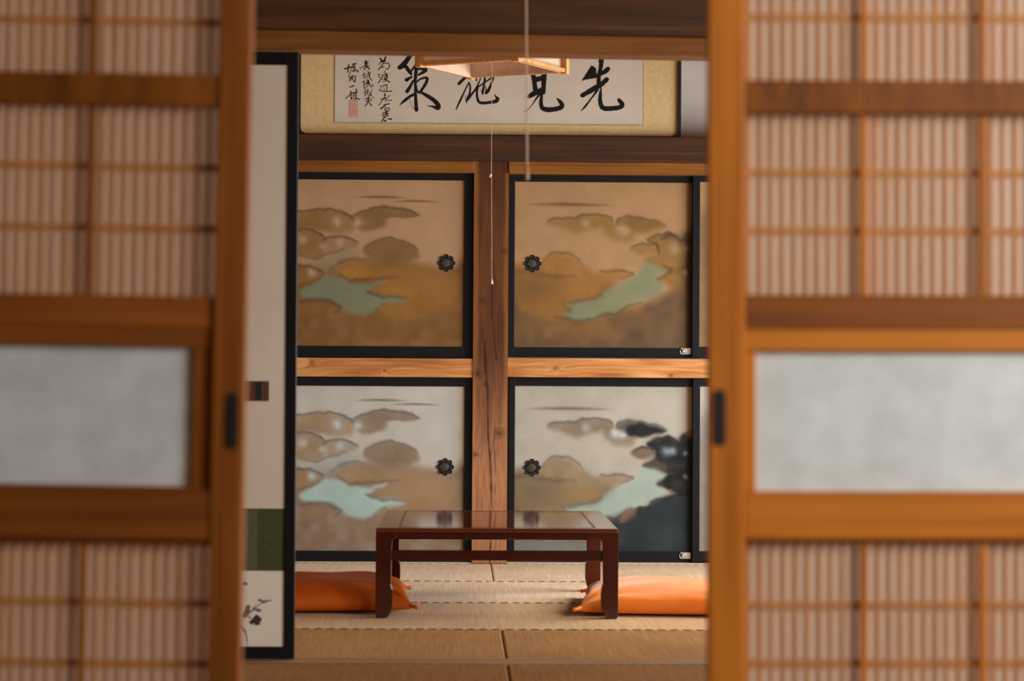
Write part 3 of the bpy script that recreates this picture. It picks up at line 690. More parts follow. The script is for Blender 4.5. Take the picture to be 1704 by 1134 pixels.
# ================================================================ FRAMED CALLIGRAPHY
YC = 10.965
def picture():
    xa = U(496, 224, YC)[0]; xb = U(1133, 224, YC)[0]
    zb = U(815, 228.5, YC)[1]; zt = U(815, 20, YC)[1]
    t = empty('framed_calligraphy', ((xa+xb)/2, YC, zb), 'long framed brush calligraphy on cream paper with olive mount, above the dark beam', 'picture')
    fw = .011; R = .028
    # frame ring with rounded inner corners
    def rr(x0, x1, z0, z1, r, n=6):
        p = []
        for cx, cz, a0 in ((x1-r, z1-r, 0), (x0+r, z1-r, 90), (x0+r, z0+r, 180), (x1-r, z0+r, 270)):
            for k in range(n+1):
                a = math.radians(a0 + 90*k/n); p.append((cx+r*math.cos(a), cz+r*math.sin(a)))
        return p
    bm = bmesh.new()
    o = rr(xa, xb, zb, zt, .01); i = rr(xa+fw, xb-fw*1.5, zb+fw, zt-fw, R)
    rings = []
    for pts, y in ((o, YC+.018), (o, YC-.006), (i, YC-.006), (i, YC+.018)):
        rings.append([bm.verts.new((x, y, z)) for x, z in pts])
    n = len(o)
    for a in range(4):
        A, Bq = rings[a], rings[(a+1) % 4]
        for k in range(n): bm.faces.new([A[k], A[(k+1) % n], Bq[(k+1) % n], Bq[k]])
    bmesh.ops.recalc_face_normals(bm, faces=bm.faces)
    link('frame', bm, M['black_b'], t)
    link('mount', B(xa+.004, xb-.004, YC+.006, YC+.016, zb+.004, zt-.004), M['mat_olive'], t)
    px0 = U(557, 150, YC)[0]; px1 = U(1070, 150, YC)[0]; pz0 = U(815, 205.5, YC)[1]; pz1 = U(815, 44, YC)[1]
    link('paper', B(px0, px1, YC+.0035, YC+.0062, pz0, pz1), M['scroll_paper'], t)
    link('paper_border', B(px0-.0022, px1+.0022, YC+.0045, YC+.0061, pz0-.0022, pz1+.0022), M['border_line'], t)
    YI = YC+.0034
    cnt = [0]
    def ribbon(bm, pts):
        cnt[0] += 1; y = YI - .00001*cnt[0]
        P = catmull([(a, b, c) for a, b, c in pts], False, 7) if len(pts) > 2 else np.array([[*pts[0]], [*pts[1]]], float)
        if len(pts) == 2:
            tt = np.linspace(0, 1, 6)[:, None]; P = P[0]*(1-tt) + P[1]*tt
        Lf, Rt = [], []
        for k in range(len(P)):
            a = P[max(k-1, 0)]; b = P[min(k+1, len(P)-1)]
            d = np.array([b[0]-a[0], b[1]-a[1]]); d = d/(np.hypot(*d)+1e-9)
            hw = max(P[k][2]/2*(1+.06*math.sin(k*1.7+cnt[0])), .15)
            nx, ny = -d[1]*hw, d[0]*hw
            for lst, s in ((Lf, 1), (Rt, -1)):
                x, z = U(P[k][0]+nx*s, P[k][1]+ny*s, y); lst.append(bm.verts.new((x, y, z)))
        for k in range(len(P)-1): bm.faces.new([Lf[k], Lf[k+1], Rt[k+1], Rt[k]])
        for k in (0, len(P)-1):      # round caps
            cx, cy, cw = P[k]; m_ = 12
            vs = []
            for q in range(m_):
                x, z = U(cx+math.cos(2*PI*q/m_)*max(cw/2, .15), cy+math.sin(2*PI*q/m_)*max(cw/2, .15), y-.000003)
                vs.append(bm.verts.new((x, y-.000003, z)))
            bm.faces.new(vs)
    def W_(pts, ws): return [(p[0], p[1], w_) for p, w_ in zip(pts, ws)]
    chars = {
     'a': [W_([(686,82),(681.7,93),(676,102),(670,109),(665,112.5)], [7,7.5,8,9,7.5]), W_([(674,109),(679,116),(684,123)], [6,6.5,5]),
           W_([(703,82),(700,92),(696,104),(689,112),(683.5,119)], [7,7,6,4,3]), W_([(690,114),(700,115),(709,115.5)], [3,4,5]), W_([(709,117.5),(703,121),(696,125)], [5,5,3]),
           W_([(685,128),(680,131),(676.5,133)], [3.5,5,6.5]), W_([(693,114),(691.5,126),(691,146),(691.5,156),(692,168),(693,183)], [6.5,5.5,4,5,5.5,6.5]),
           W_([(688,134),(682,145),(677.5,152)], [3.5,5,6.5]), W_([(693,137),(700,131.5),(708,129.5),(711,131.5),(708,140),(700,152),(697,154),(694,150),(693,142)], [3,3,4,5,5,4.5,4,3,2]),
           W_([(690,157),(683,160),(674,167),(665,175)], [5,4.5,5,1.2]), W_([(699,153),(710,159),(722,167),(729,175),(728.5,180),(720,177.5),(711,176)], [4,6,7,8,7,3.5,.8]),
           W_([(682,165),(684,174),(690,182)], [.6,.6,.9])],
     'b': [W_([(782,120),(774,129),(763.5,139.5)], [5,5,5]), W_([(780.5,137),(773,152),(766,167),(759,182)], [2.5,2.5,3.5,2]), W_([(780.5,138),(782.5,144),(781.5,156),(778,164),(776,172)], [2.5,3,3.5,4,1.2]),
           W_([(774.5,158),(775,165),(776,171)], [.6,.9,1.2]), W_([(779,165),(788,153),(794,144),(800,130),(804,120)], [4,3.5,3,1.6,1.4]),
           W_([(795,143),(793.5,156),(796,168),(802,171.5),(815,170.5),(825,168.5),(828,164.5),(825,161),(822.5,156.5)], [3.5,4,4.5,5,5,6.5,6,3,.7]),
           W_([(795,145),(802,140.5),(810,135),(820,128)], [3,2.5,2.5,3]), W_([(824,118),(821.5,127),(818,138),(813,150),(809,154.5)], [4,4,3.5,5,5.5]), W_([(810,154),(807.5,142)], [3,.8]),
           W_([(808.5,116),(807,129),(805.5,140),(804,150),(803,158)], [4,4,3,4,1.3]), W_([(800,148),(803,157)], [.7,2.2]), W_([(792.5,118),(792.5,127),(793,135)], [2,2,2]), W_([(780,108),(800,104)], [4,3])],
     'c': [W_([(885,104),(887,122),(889,135),(891,150)], [6,8,7.5,8]), W_([(907,103),(905.7,122),(904.8,138),(904.3,154)], [7,8.5,8,7]), W_([(886,105),(907,102)], [6,5]), W_([(888,117),(905,114)], [6,6]),
           W_([(890,133),(903,130)], [8.5,8.5]), W_([(880.5,160.5),(890,155),(903,149.5)], [7,9,8.5]), W_([(900,156),(894,162),(886,174),(879,182),(871,187)], [4,3.2,1.4,1.1,.5]),
           W_([(902.5,154),(900.3,168),(902,179),(910,182.5),(922,182),(933,179),(935,174),(931,168),(927,164)], [3,6,7,8.5,8,8,7.5,5.5,2])],
     'd': [W_([(1001,82),(1000.5,95),(1000,110),(997,125),(996,138)], [9.5,9.5,7,6.5,7]), W_([(999,124),(1007,119),(1012,114.5)], [5,8,7]), W_([(1009.5,132.5),(1000,141),(988,148),(969,159)], [8,8,9,7]),
           W_([(994,150),(984,164),(974,177),(967,185)], [4.5,2.4,3.4,1]), W_([(1000.5,146),(999,158),(999,170),(1004,180),(1020,180.5),(1033,178),(1035,173),(1030,166.5)], [1.8,5.5,7,8,8,7.5,8,6])],
    }
    for k, ch in chars.items():
        bm = bmesh.new()
        for s in ch: ribbon(bm, s)
        if k == 'd':
            cnt[0] += 1; y = YI-.00001*cnt[0]
            vs = [bm.verts.new((U(a, b, y)[0], y, U(a, b, y)[1])) for a, b in [(984,109),(988,110.5),(992,114),(992.5,122),(997,124),(997,129),(992,130),(981,131.5),(973,133),(968.5,135.3),(969,132.5)]]
            bm.faces.new(vs)
        bmesh.ops.recalc_face_normals(bm, faces=bm.faces)
        link('brush_character', bm, M['ink'], t)
    S5 = lambda pts, w_, o=0: [(560+a/14.175, 86+(b+o)/14.175, w_/14.175*.95) for a, b in pts]
    O = 765
    cols = [
     [S5([(1035,160),(1060,195)],40),S5([(1160,130),(1130,200),(1090,240)],40),S5([(1060,230),(1140,220)],50),S5([(1050,240),(1000,310)],20),S5([(1110,270),(1040,370),(985,420)],24),
      S5([(1120,280),(1220,270),(1250,330),(1220,400),(1160,410)],22),S5([(1070,380),(1120,355)],22),
      S5([(985,545),(1020,535)],25),S5([(1000,600),(1012,590)],32),S5([(990,740),(1040,660),(1080,590)],22),S5([(1140,460),(1150,510)],20),S5([(1070,560),(1210,520)],18),S5([(1090,560),(1060,650)],18),
      S5([(1180,530),(1190,620)],35),S5([(1120,590),(1210,570)],20),S5([(1110,660),(1190,640)],25),S5([(1180,650),(1140,700),(1090,715)],15),S5([(1130,620),(1200,690),(1255,720)],28),
      S5([(1045,790),(1040,900)],12),S5([(1075,825),(1165,780),(1190,800),(1185,920)],20),S5([(1120,850),(1130,930)],12),S5([(1000,910),(1140,940),(1310,930)],22),
      S5([(1140,230),(1150,270)],30,O),S5([(1150,270),(1100,370),(990,510)],15,O),S5([(1045,365),(1130,335)],20,O),S5([(1130,250),(1150,350),(1160,430)],12,O),S5([(1150,350),(1270,265)],15,O),S5([(1165,350),(1230,390),(1310,380)],18,O),
      S5([(1120,490),(1250,465)],25,O),S5([(1040,585),(1130,520)],30,O),S5([(1150,500),(1160,580)],15,O),S5([(1130,590),(1180,630)],25,O),S5([(1180,570),(1250,570),(1220,640),(1090,690)],20,O),S5([(1170,640),(1190,720)],35,O),
      S5([(1080,740),(1220,690)],22,O),S5([(1100,780),(1230,740)],22,O),S5([(1180,750),(1110,820),(1060,895)],20,O),S5([(1110,850),(1150,880),(1170,850)],25,O),S5([(1230,820),(1300,830)],35,O)],
     [S5([(690,220),(690,330)],35),S5([(670,260),(740,245)],35),S5([(680,300),(730,290)],30),S5([(550,405),(640,350),(790,330)],14),S5([(700,330),(650,430)],20),S5([(710,340),(780,410)],30),S5([(640,400),(720,380)],12),S5([(700,440),(760,460)],10),
      S5([(610,555),(660,530)],15),S5([(650,490),(640,630)],14),S5([(690,560),(680,630)],15),S5([(700,540),(800,490)],12),S5([(730,560),(720,620)],12),S5([(760,480),(780,600),(840,680)],20),S5([(800,500),(780,560)],12),
      S5([(610,715),(680,690)],16),S5([(650,700),(660,860)],20),S5([(740,670),(770,760)],38),S5([(700,740),(780,700)],15),S5([(700,770),(740,740)],25),S5([(790,760),(800,830),(860,810),(840,770)],16),S5([(750,790),(700,850)],14),
      S5([(660,900),(690,880)],15),S5([(650,970),(700,930)],14),S5([(690,950),(680,1050)],18),S5([(730,900),(740,1010)],20),S5([(760,880),(750,940)],10),S5([(790,970),(820,1010),(760,1050)],24),S5([(850,880),(830,940),(790,950)],10),S5([(800,1020),(900,1110)],9),
      S5([(680,360),(780,310)],18,O),S5([(720,340),(820,350),(810,400),(690,400)],14,O),S5([(750,350),(760,420)],28,O),S5([(730,420),(720,480),(670,520)],18,O),S5([(780,450),(835,510)],25,O)],
     [S5([(190,410),(350,360)],30),S5([(290,300),(270,490)],25),S5([(380,300),(460,280)],25),S5([(400,300),(350,430),(280,600)],14),S5([(440,280),(400,400)],15),S5([(380,370),(460,350)],18),S5([(370,470),(450,420)],14),S5([(430,380),(440,450)],22),S5([(380,470),(500,440)],16),S5([(505,450),(510,480)],25),
      S5([(330,600),(320,690)],25),S5([(370,560),(380,640)],18),S5([(320,620),(440,580),(440,700),(410,700)],18),S5([(380,640),(430,730)],15),S5([(350,660),(370,620)],15),S5([(310,835),(360,830),(410,800)],22),
      S5([(220,350),(320,250),(390,200)],16,O),S5([(340,170),(350,340)],22,O),S5([(350,330),(360,350)],35,O),S5([(410,190),(400,350)],15,O),S5([(465,120),(480,200)],25,O),S5([(400,230),(490,180)],18,O),S5([(460,200),(460,350)],18,O),S5([(400,280),(480,260)],12,O),S5([(430,360),(500,340),(550,365)],25,O)],
    ]
    for ch in cols:
        bm = bmesh.new()
        for s in ch: ribbon(bm, s)
        bmesh.ops.recalc_face_normals(bm, faces=bm.faces)
        link('brush_inscription', bm, M['ink'], t)
    sx0, sz1 = U(580.8, 167, YI); sx1, sz0 = U(594.8, 194.7, YI)
    s = link('red_seal', B(sx0, sx1, YI-.0002, YI+.0002, sz0, sz1), M['seal'], t); s['label'] = 'faded red seal stamp'
    bm = bmesh.new(); e = .0016
    for a in ((sx0, sx1, sz0, sz0+e), (sx0, sx1, sz1-e*2, sz1), (sx0, sx0+e, sz0, sz1), (sx1-e, sx1, sz0, sz1)): box(bm, a[0], a[1], YI-.0004, YI, a[2], a[3])
    for k in range(5):
        zz = sz0+(sz1-sz0)*(.16+.16*k); box(bm, sx0+.008+.004*(k % 2), sx1-.01, YI-.0004, YI, zz, zz+.0014)
    box(bm, (sx0+sx1)/2, (sx0+sx1)/2+.0016, YI-.0004, YI, sz0+.01, sz1-.012)
    link('seal_lines', bm, M['seal_line'], s)
M['border_line'] = mat('mount_edge', lc((96, 74, 44)), 0.8)
M['seal_line'] = mat('seal_vermilion', lc((186, 118, 96)), 0.8)
picture()

# ================================================================ CREAM FUSUMA AT LEFT OF THE PARTITION
def cream_fusuma():
    Y = YP-.0
    x1 = U(493, 600, Y)[0]; x0 = x1-.93
    z1 = U(450, 86, Y)[1]; z0 = .006
    a1 = U(475.5, 600, Y)[0]; a0 = x0+.032
    b1 = U(450, 108, Y)[1]; b0 = U(450, 1077, Y)[1]
    t = empty('cream_sliding_door', ((x0+x1)/2, Y, z0), 'tall cream paper sliding door with black frame and green band, behind the left near door', 'sliding door')
    for s0, s1 in ((x0, a0), (a1, x1)): link('stile', B(s0, s1, Y, Y+.024, z0, z1, bev=.002), M['black'], t)
    for s0, s1 in ((b1, z1), (z0, b0)): link('rail', B(a0, a1, Y+.0005, Y+.024, s0, s1, bev=.002), M['black'], t)
    g1 = U(450, 847, Y)[1]; g0 = U(450, 951, Y)[1]
    yp = Y+.006
    link('cream_panel', B(a0-.003, a1+.003, yp, yp+.012, g1, b1+.003), M['fusuma_cream'], t)
    bnd = link('green_band', B(a0-.003, a1+.003, yp, yp+.012, g0, g1), M['green'], t); bnd['label'] = 'moss green band'
    lw = link('flower_panel', B(a0-.003, a1+.003, yp, yp+.012, b0-.003, g0), M['fusuma_white'], t); lw['label'] = 'white band with plum flower painting'
    s2 = link('patch', B(U(300, 900, Y)[0], U(428, 900, Y)[0], yp-.0004, yp, g0, g1), M['green_l'], bnd)
    # plum spray, thin brushed shapes on the paper
    def blobm(name, m, items):
        bm = bmesh.new(); n_ = 0
        for cx, cy, rx, ry, ang in items:
            n_ += 1; y = yp-.0002-.00002*n_; vs = []
            for k in range(16):
                a = 2*PI*k/16; wob = 1+.13*math.sin(3*a+cx)
                ex, ey = rx*math.cos(a)*wob, ry*math.sin(a)*wob
                x, z = U(cx+ex*math.cos(ang)-ey*math.sin(ang), cy+ex*math.sin(ang)+ey*math.cos(ang), y)
                vs.append(bm.verts.new((x, y, z)))
            bm.faces.new(vs)
        bmesh.ops.recalc_face_normals(bm, faces=bm.faces)
        link(name, bm, m, lw)
    blobm('painted_flower', M['plum'], [(425,1033,6,5.5,0),(419,1036,4,4,0),(430,1032,5,6,.3),(427,1028,5,4,0),(428,1038,5,3.5,0)])
    blobm('painted_leaf', M['plum_l'], [(430,1016,5,2.8,.2),(424,1014,3,2,.6),(440,1002,6,2.4,-.25),(434,1000,6,2,.35),(448,1000,5,1.2,-.1),(412,1014,3.5,8,.3),(408,1022,3,8,.2),(408,972,4,3,.2),(414,1020,2.5,6,.8)])
    blobm('painted_stem', M['plum_l'], [(419,1017,8,.8,-.25),(422,1012,6,.8,-1.0),(413,1027,7,1,.5),(410,1060,1,16,-.15),(405,1048,1,10,-.5),(430,1008,8,.8,-.6)])
    # recessed pull
    hx0 = U(409, 651, Y)[0]-.03; hx1 = U(447.5, 651, Y)[0]; hz1 = U(430, 634.5, Y)[1]; hz0 = U(430, 668, Y)[1]
    h = link('door_pull', B(hx0, hx1, yp-.002, yp+.002, hz0, hz1, bev=.0008), M['pull_wood'], t)
    link('pull_recess', B(U(424.5, 651, Y)[0], U(437, 651, Y)[0], yp-.0027, yp, hz0+.004, hz1-.002, bev=.002), M['handle_dark'], h)
M['green'] = noisy('moss_green_paper', lc((66, 70, 42)), lc((80, 82, 52)), (120, 120, 120), 1, 0.85)
M['green_l'] = noisy('faded_green_paper', lc((88, 88, 62)), lc((100, 98, 72)), (120, 120, 120), 1, 0.85)
M['fusuma_white'] = noisy('white_fusuma_paper', lc((230, 220, 204)), lc((238, 228, 212)), (5, 5, 3), 1, 0.8)
M['plum'] = mat('plum_pigment', lc((62, 46, 52)), 0.8)
M['plum_l'] = mat('leaf_pigment', lc((120, 96, 78)), 0.8)
M['pull_wood'] = mat('walnut_pull', lc((92, 56, 38)), 0.5)
cream_fusuma()

# ================================================================ TATAMI
TZ = 0.0
def tatami(x0, x1, y0, y1, label, group='tatami mats'):
    rush = M['tatami'] if y0 > 9.0 else (M['tatami_mid'] if y0 > 8.0 else (M['tatami_shaded'] if y0 > 7.0 else M['tatami_deep_shade']))  # rush copy darkens row by row to imitate the fading light
    g = .0018
    t = empty('tatami_mat', ((x0+x1)/2, (y0+y1)/2, -.056), label, 'tatami mat', group)
    link('rush_surface', B(x0+g, x1-g, y0+g, y1-g, -.056, TZ, bev=.006), rush, t)
    r = random.Random(int(x0*100)+int(y0*10))
    for yy in (y0+g+.007, y1-g-.007):
        bm = bmesh.new(); A = None; x = x0+.02; u = 0.0
        while x < x1-.02:           # one continuous thread that dips under the rush between stitches
            dip = -.0016 if math.sin(u) < -.35 else .0009
            w_ = .0034+.0010*math.sin(u*3.1+yy); o_ = .0016*math.sin(u*2.3)+(r.random()-.5)*.0022
            Bq = [bm.verts.new((x, yy+o_-w_, TZ+dip)), bm.verts.new((x, yy+o_+w_, TZ+dip)), bm.verts.new((x, yy+o_+w_, TZ+dip-.001)), bm.verts.new((x, yy+o_-w_, TZ+dip-.001))]
            if A:
                for q in range(4): bm.faces.new([A[q], A[(q+1) % 4], Bq[(q+1) % 4], Bq[q]])
            else: bm.faces.new(Bq)
            A = Bq; x += .0045; u += 2*PI*.0045/.043
        bm.faces.new(A[::-1])
        bmesh.ops.recalc_face_normals(bm, faces=bm.faces)
        link('edge_stitching', bm, M['stitch'], t)
SX = .147; ML = 1.9
rows = [(10.06, 10.985), (9.13, 10.06), (8.185, 9.13), (7.325, 8.185)]
def place(s, lab): return lab
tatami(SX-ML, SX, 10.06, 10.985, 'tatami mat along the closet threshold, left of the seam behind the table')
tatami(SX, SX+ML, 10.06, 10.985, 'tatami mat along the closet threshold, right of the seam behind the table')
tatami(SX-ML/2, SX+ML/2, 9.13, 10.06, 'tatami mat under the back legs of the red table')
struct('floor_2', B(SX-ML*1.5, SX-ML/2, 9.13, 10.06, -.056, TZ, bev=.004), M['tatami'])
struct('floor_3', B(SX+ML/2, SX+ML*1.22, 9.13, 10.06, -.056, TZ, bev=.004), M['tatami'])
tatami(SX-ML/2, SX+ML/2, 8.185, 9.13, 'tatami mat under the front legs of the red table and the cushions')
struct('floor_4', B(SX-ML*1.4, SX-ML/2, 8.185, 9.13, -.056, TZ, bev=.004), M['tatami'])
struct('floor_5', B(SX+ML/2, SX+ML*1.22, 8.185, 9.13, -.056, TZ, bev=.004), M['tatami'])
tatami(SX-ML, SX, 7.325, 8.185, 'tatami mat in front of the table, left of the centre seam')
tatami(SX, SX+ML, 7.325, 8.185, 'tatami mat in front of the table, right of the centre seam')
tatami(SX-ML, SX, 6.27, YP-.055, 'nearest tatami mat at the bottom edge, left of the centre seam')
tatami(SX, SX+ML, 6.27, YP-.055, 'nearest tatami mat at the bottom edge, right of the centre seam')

# floorboards of the middle room in front of the mats and of the near room
struct('floor_boards', B(WX0, WX1, 3.85, 6.26, -.056, -.004), M['post_wood'])
struct('floor_veranda', B(WX0, WX1, -1.5, 3.63, -.056, -.004), M['post_wood'])

# ================================================================ LOW TABLE
def table():
    Yf, Yb = 8.54, 9.66
    x0 = U(625.5, 880, Yf)[0]; x1 = U(1029.5, 884, Yf)[0]
    zt = U(827, 880.5, Yf)[1]; za = U(827, 896.5, Yf)[1]
    t = empty('low_table', ((x0+x1)/2, (Yf+Yb)/2, 0), 'low red-brown lacquered table with glossy top, standing on tatami between orange cushions', 'table')
    lw = .057; R = .02; ld = .055
    def leg(side, yy0, yy1):
        # profile seen from the front, s = +1 left leg (inner edge to the right)
        pr = [(0, zt-.012), (0, .012), (.004, 0), (.040, 0), (.050, .012), (.057, .030), (.061, .052), (.0615, .075), (.060, .10), (.0565, .112), (.0545, .118), (.055, .16), (.057, za-R)]
        for k in range(1, 6):
            a = PI/2*k/5; pr.append((lw+R-R*math.cos(a), za-R+R*math.sin(a)))
        pr += [(lw+R, za+.004), (lw+R, zt-.012)]
        xs = [((x0+a) if side < 0 else (x1-a), z) for a, z in pr]
        return prism_xz(bmesh.new(), xs, yy0, yy1, .003)
    for sd in (-1, 1):
        link('leg', leg(sd, Yf, Yf+ld), M['lacquer'], t)
        link('leg', leg(sd, Yb-ld, Yb), M['lacquer'], t)
    # top: frame boards around a sunk panel
    fb = .078; tt = .016
    top = bmesh.new(); box(top, x0-.001, x1+.001, Yf-.001, Yb+.001, zt-tt, zt, bev=.007)
    link('table_top', top, M['lacquer_top'], t)
    gx0, gx1, gy0, gy1 = x0+fb, x1-fb, Yf+.05, Yb-fb
    # raised narrow moulding around the panel
    rim = bmesh.new(); e = .008
    for a in ((gx0, gx0+e, gy0, gy1), (gx1-e, gx1, gy0, gy1), (gx0, gx1, gy0, gy0+e*.6), (gx0, gx1, gy1-e, gy1)): box(rim, *a, zt-.002, zt+.0006)
    link('panel_groove', rim, M['lacquer_groove'], t)
    # aprons
    for nm, a in (('apron', (x0+lw*.6, x1-lw*.6, Yf+.001, Yf+.022)), ('apron', (x0+lw*.6, x1-lw*.6, Yb-.022, Yb-.001))):
        link(nm, B(*a, za, zt-tt+.001, bev=.001), M['lacquer'], t)
    for a in ((x0+.001, x0+.022), (x1-.022, x1-.001)):
        link('apron', B(a[0], a[1], Yf+.02, Yb-.02, za, zt-tt+.001, bev=.001), M['lacquer'], t)
    zs1 = U(827, 917.5, Yf+.02)[1]; zs0 = U(827, 934, Yf+.02)[1]
    for y0 in (Yf+.018, Yb-.036):
        link('stretcher', B(x0+.045, x1-.045, y0, y0+.018, zs0, zs1, bev=.002), M['lacquer'], t)
table()
for o in C.objects:
    if o.name == 'low_table': o.location.z += .0012

# ================================================================ CUSHIONS
def cushion(cx, cy, rot, a, b, Hh, label, seed, silk):
    t = empty('floor_cushion', (cx, cy, 0), label, 'cushion', 'orange floor cushions')
    n = 72; me_v = []; bm = bmesh.new(); top = {}; bot = {}
    r = np.random.RandomState(seed)
    us = np.linspace(-1, 1, n+1)
    def shape(u, v):
        # pinched corners: the sides curve inward between them
        x = a*u*(1-.055*(1-v*v)**1.0) ; y = b*v*(1-.055*(1-u*u))
        return x, y
    folds = [(sx, sy, k) for sx in (-1, 1) for sy in (-1, 1) for k in range(5)]
    for i, u in enumerate(us):
        for j, v in enumerate(us):
            x, y = shape(u, v)
            e = max((1-u**2)*(1-v**2), 0)
            h = e**.34
            wr = 0
            for sx in (-1, 1):
                for sy in (-1, 1):
                    dx, dy = (sx-u), (sy-v); d = math.hypot(dx, dy); an = math.atan2(dy*sy, dx*sx)
                    wr += .013*math.exp(-(d/.5)**2)*math.sin(an*10+seed+sx*1.3+sy+2*d)*min(1, d*5)
            wr += .003*math.sin(u*5+v*3.1+seed)+.003*math.sin(v*7-u*2.2+seed*2)
            sag = .010*math.exp(-((u*u+v*v)/.3))
            zt = Hh*.24 + (Hh*.76)*h + wr*min(1, e*8) - sag
            zb = Hh*.24*(1-min(1, e*1.0)**.2)
            vt = bm.verts.new((x, y, zt)); top[i, j] = vt
            if 0 < i < n and 0 < j < n: bot[i, j] = bm.verts.new((x, y, zb))
            else: bot[i, j] = vt
    for i in range(n):
        for j in range(n):
            bm.faces.new([top[i, j], top[i+1, j], top[i+1, j+1], top[i, j+1]])
            f = [bot[i, j], bot[i, j+1], bot[i+1, j+1], bot[i+1, j]]
            try: bm.faces.new(f)
            except ValueError: pass
    me = bpy.data.meshes.new('cover'); bm.to_mesh(me); bm.free()
    for p in me.polygons: p.use_smooth = True
    me.materials.append(silk)
    o = bpy.data.objects.new('cover', me); C.objects.link(o); o.parent = t
    for sx in (-1, 1):
        for sy in (-1, 1):
            bm = bmesh.new()
            tube(bm, [(sx*(a-.022), sy*(b-.022), Hh*.27), (sx*(a-.008), sy*(b-.008), Hh*.26), (sx*(a+.003), sy*(b+.003), Hh*.24), (sx*(a+.012), sy*(b+.010), Hh*.23), (sx*(a+.016), sy*(b+.013), Hh*.22)], [.010, .008, .0055, .0085, .004], 12)
            me = bpy.data.meshes.new('corner_tuft'); bm.to_mesh(me); bm.free()
            for p in me.polygons: p.use_smooth = True
            me.materials.append(silk); q = bpy.data.objects.new('corner_tuft', me); C.objects.link(q); q.parent = t
    t.rotation_euler = (0, 0, rot)
    return t
cushion(-.50, 9.03, math.radians(3), .32, .38, .122, 'shaded orange silk floor cushion at the left front leg of the low table', 3, M['silk_shaded'])
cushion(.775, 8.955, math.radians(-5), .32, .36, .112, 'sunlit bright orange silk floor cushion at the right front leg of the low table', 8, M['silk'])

# ================================================================ LAMPS AND CORDS
def lamp():
    cx, cy, zb = U(820, 116, 9.2)[0], 9.2, U(820, 116, 9.2)[1]
    t = empty('hanging_lamp', (cx, cy, zb), 'square wooden hanging lamp with paper sides and pull cord, in front of the calligraphy', 'lamp')
    s = .206; h = .17; ang = math.radians(-28)
    ca, sa = math.cos(ang), math.sin(ang)
    def rot(bm):
        bmesh.ops.rotate(bm, verts=bm.verts, cent=(cx, cy, zb), matrix=Matrix.Rotation(ang, 3, 'Z')); return bm
    fr = .013
    for sx in (-1, 1):
        for sy in (-1, 1):
            x, y = cx+sx*s, cy+sy*s
            link('corner_post', rot(B(x-fr, x+fr, y-fr, y+fr, zb-.004, zb+h, bev=.002)), M['lamp_wood'], t)
    for zz, nm in ((zb, 'bottom_rail'), (zb+h-.02, 'top_rail')):
        for sx in (-1, 1):
            link(nm, rot(B(cx+sx*s-.008, cx+sx*s+.008, cy-s+fr, cy+s-fr, zz+.001, zz+.016, bev=.001)), M['lamp_wood'], t)
            link(nm, rot(B(cx-s+fr, cx+s-fr, cy+sx*s-.008, cy+sx*s+.008, zz+.001, zz+.016, bev=.001)), M['lamp_wood'], t)
    for sx in (-1, 1):
        link('paper_side', rot(B(cx+sx*(s-.011)-.001, cx+sx*(s-.011)+.001, cy-s+fr, cy+s-fr, zb+.0, zb+h-.018)), M['lamp_paper'], t)
        link('paper_side', rot(B(cx-s+fr, cx+s-fr, cy+sx*(s-.011)-.001, cy+sx*(s-.011)+.001, zb+.0, zb+h-.018)), M['lamp_paper'], t)
    link('top_board', rot(B(cx-s-.012, cx+s+.012, cy-s-.012, cy+s+.012, zb+h, zb+h+.012, bev=.002)), M['lamp_wood'], t)
    bm = bmesh.new(); tube(bm, [(cx, cy, zb+h+.012), (cx, cy, 2.62)], .004, 8); link('hanging_rod', bm, M['handle_dark'], t)
    bm = bmesh.new(); tube(bm, [(cx, cy, zb+h), (cx, cy, zb+h-.03), (cx, cy, zb+h-.045), (cx, cy, zb+h-.09), (cx, cy, zb+h-.12)], [.02, .02, .03, .032, .008], 16)
    link('bulb', bm, M['cord_white'], t, smooth=True)
    z1 = U(817, 291, 9.2)[1]; z2 = U(818, 469, 9.2)[1]; x1 = U(817.5, 291, 9.2)[0]; x2 = U(818.5, 469, 9.2)[0]
    bm = bmesh.new(); tube(bm, [(cx, cy, zb+h-.04), (cx-.003, cy, zb), (x1, cy, z1), (x2, cy, z2)], .0011, 6)
    c = link('pull_cord', bm, M['cord'], t)
    bm = bmesh.new(); tube(bm, [(x1-.006, cy, z1-.010), (x1-.002, cy, z1), (x1+.004, cy, z1+.012)], [.0028, .0042, .0025], 8); link('cord_knot', bm, M['cord_white'], c, smooth=True)
    bm = bmesh.new(); tube(bm, [(x2+.001, cy, z2-.009), (x2, cy, z2), (x2, cy, z2+.010)], [.0042, .0034, .002], 8); link('cord_knob', bm, M['cord_white'], c, smooth=True)
lamp()
def near_cord():
    Y = 5.7
    x, z = U(877, 300, Y)
    t = empty('light_pull_cord', (x, Y, z), 'long pale blurred pull cord hanging from above in front of the right closet door', 'cord')
    bm = bmesh.new(); x0, z0 = U(875.5, 0, Y)
    tube(bm, [(x0, Y, 2.62), (x0, Y, z0), (x, Y, z+.03)], .0019, 8); link('cord', bm, M['cord'], t)
    bm = bmesh.new(); tube(bm, [(x, Y, z+.035), (x, Y, z+.03), (x, Y, z+.008), (x, Y, z)], [.0022, .003, .0052, .0045], 12); link('cord_knob', bm, M['cord_tan'], t, smooth=True)
near_cord()

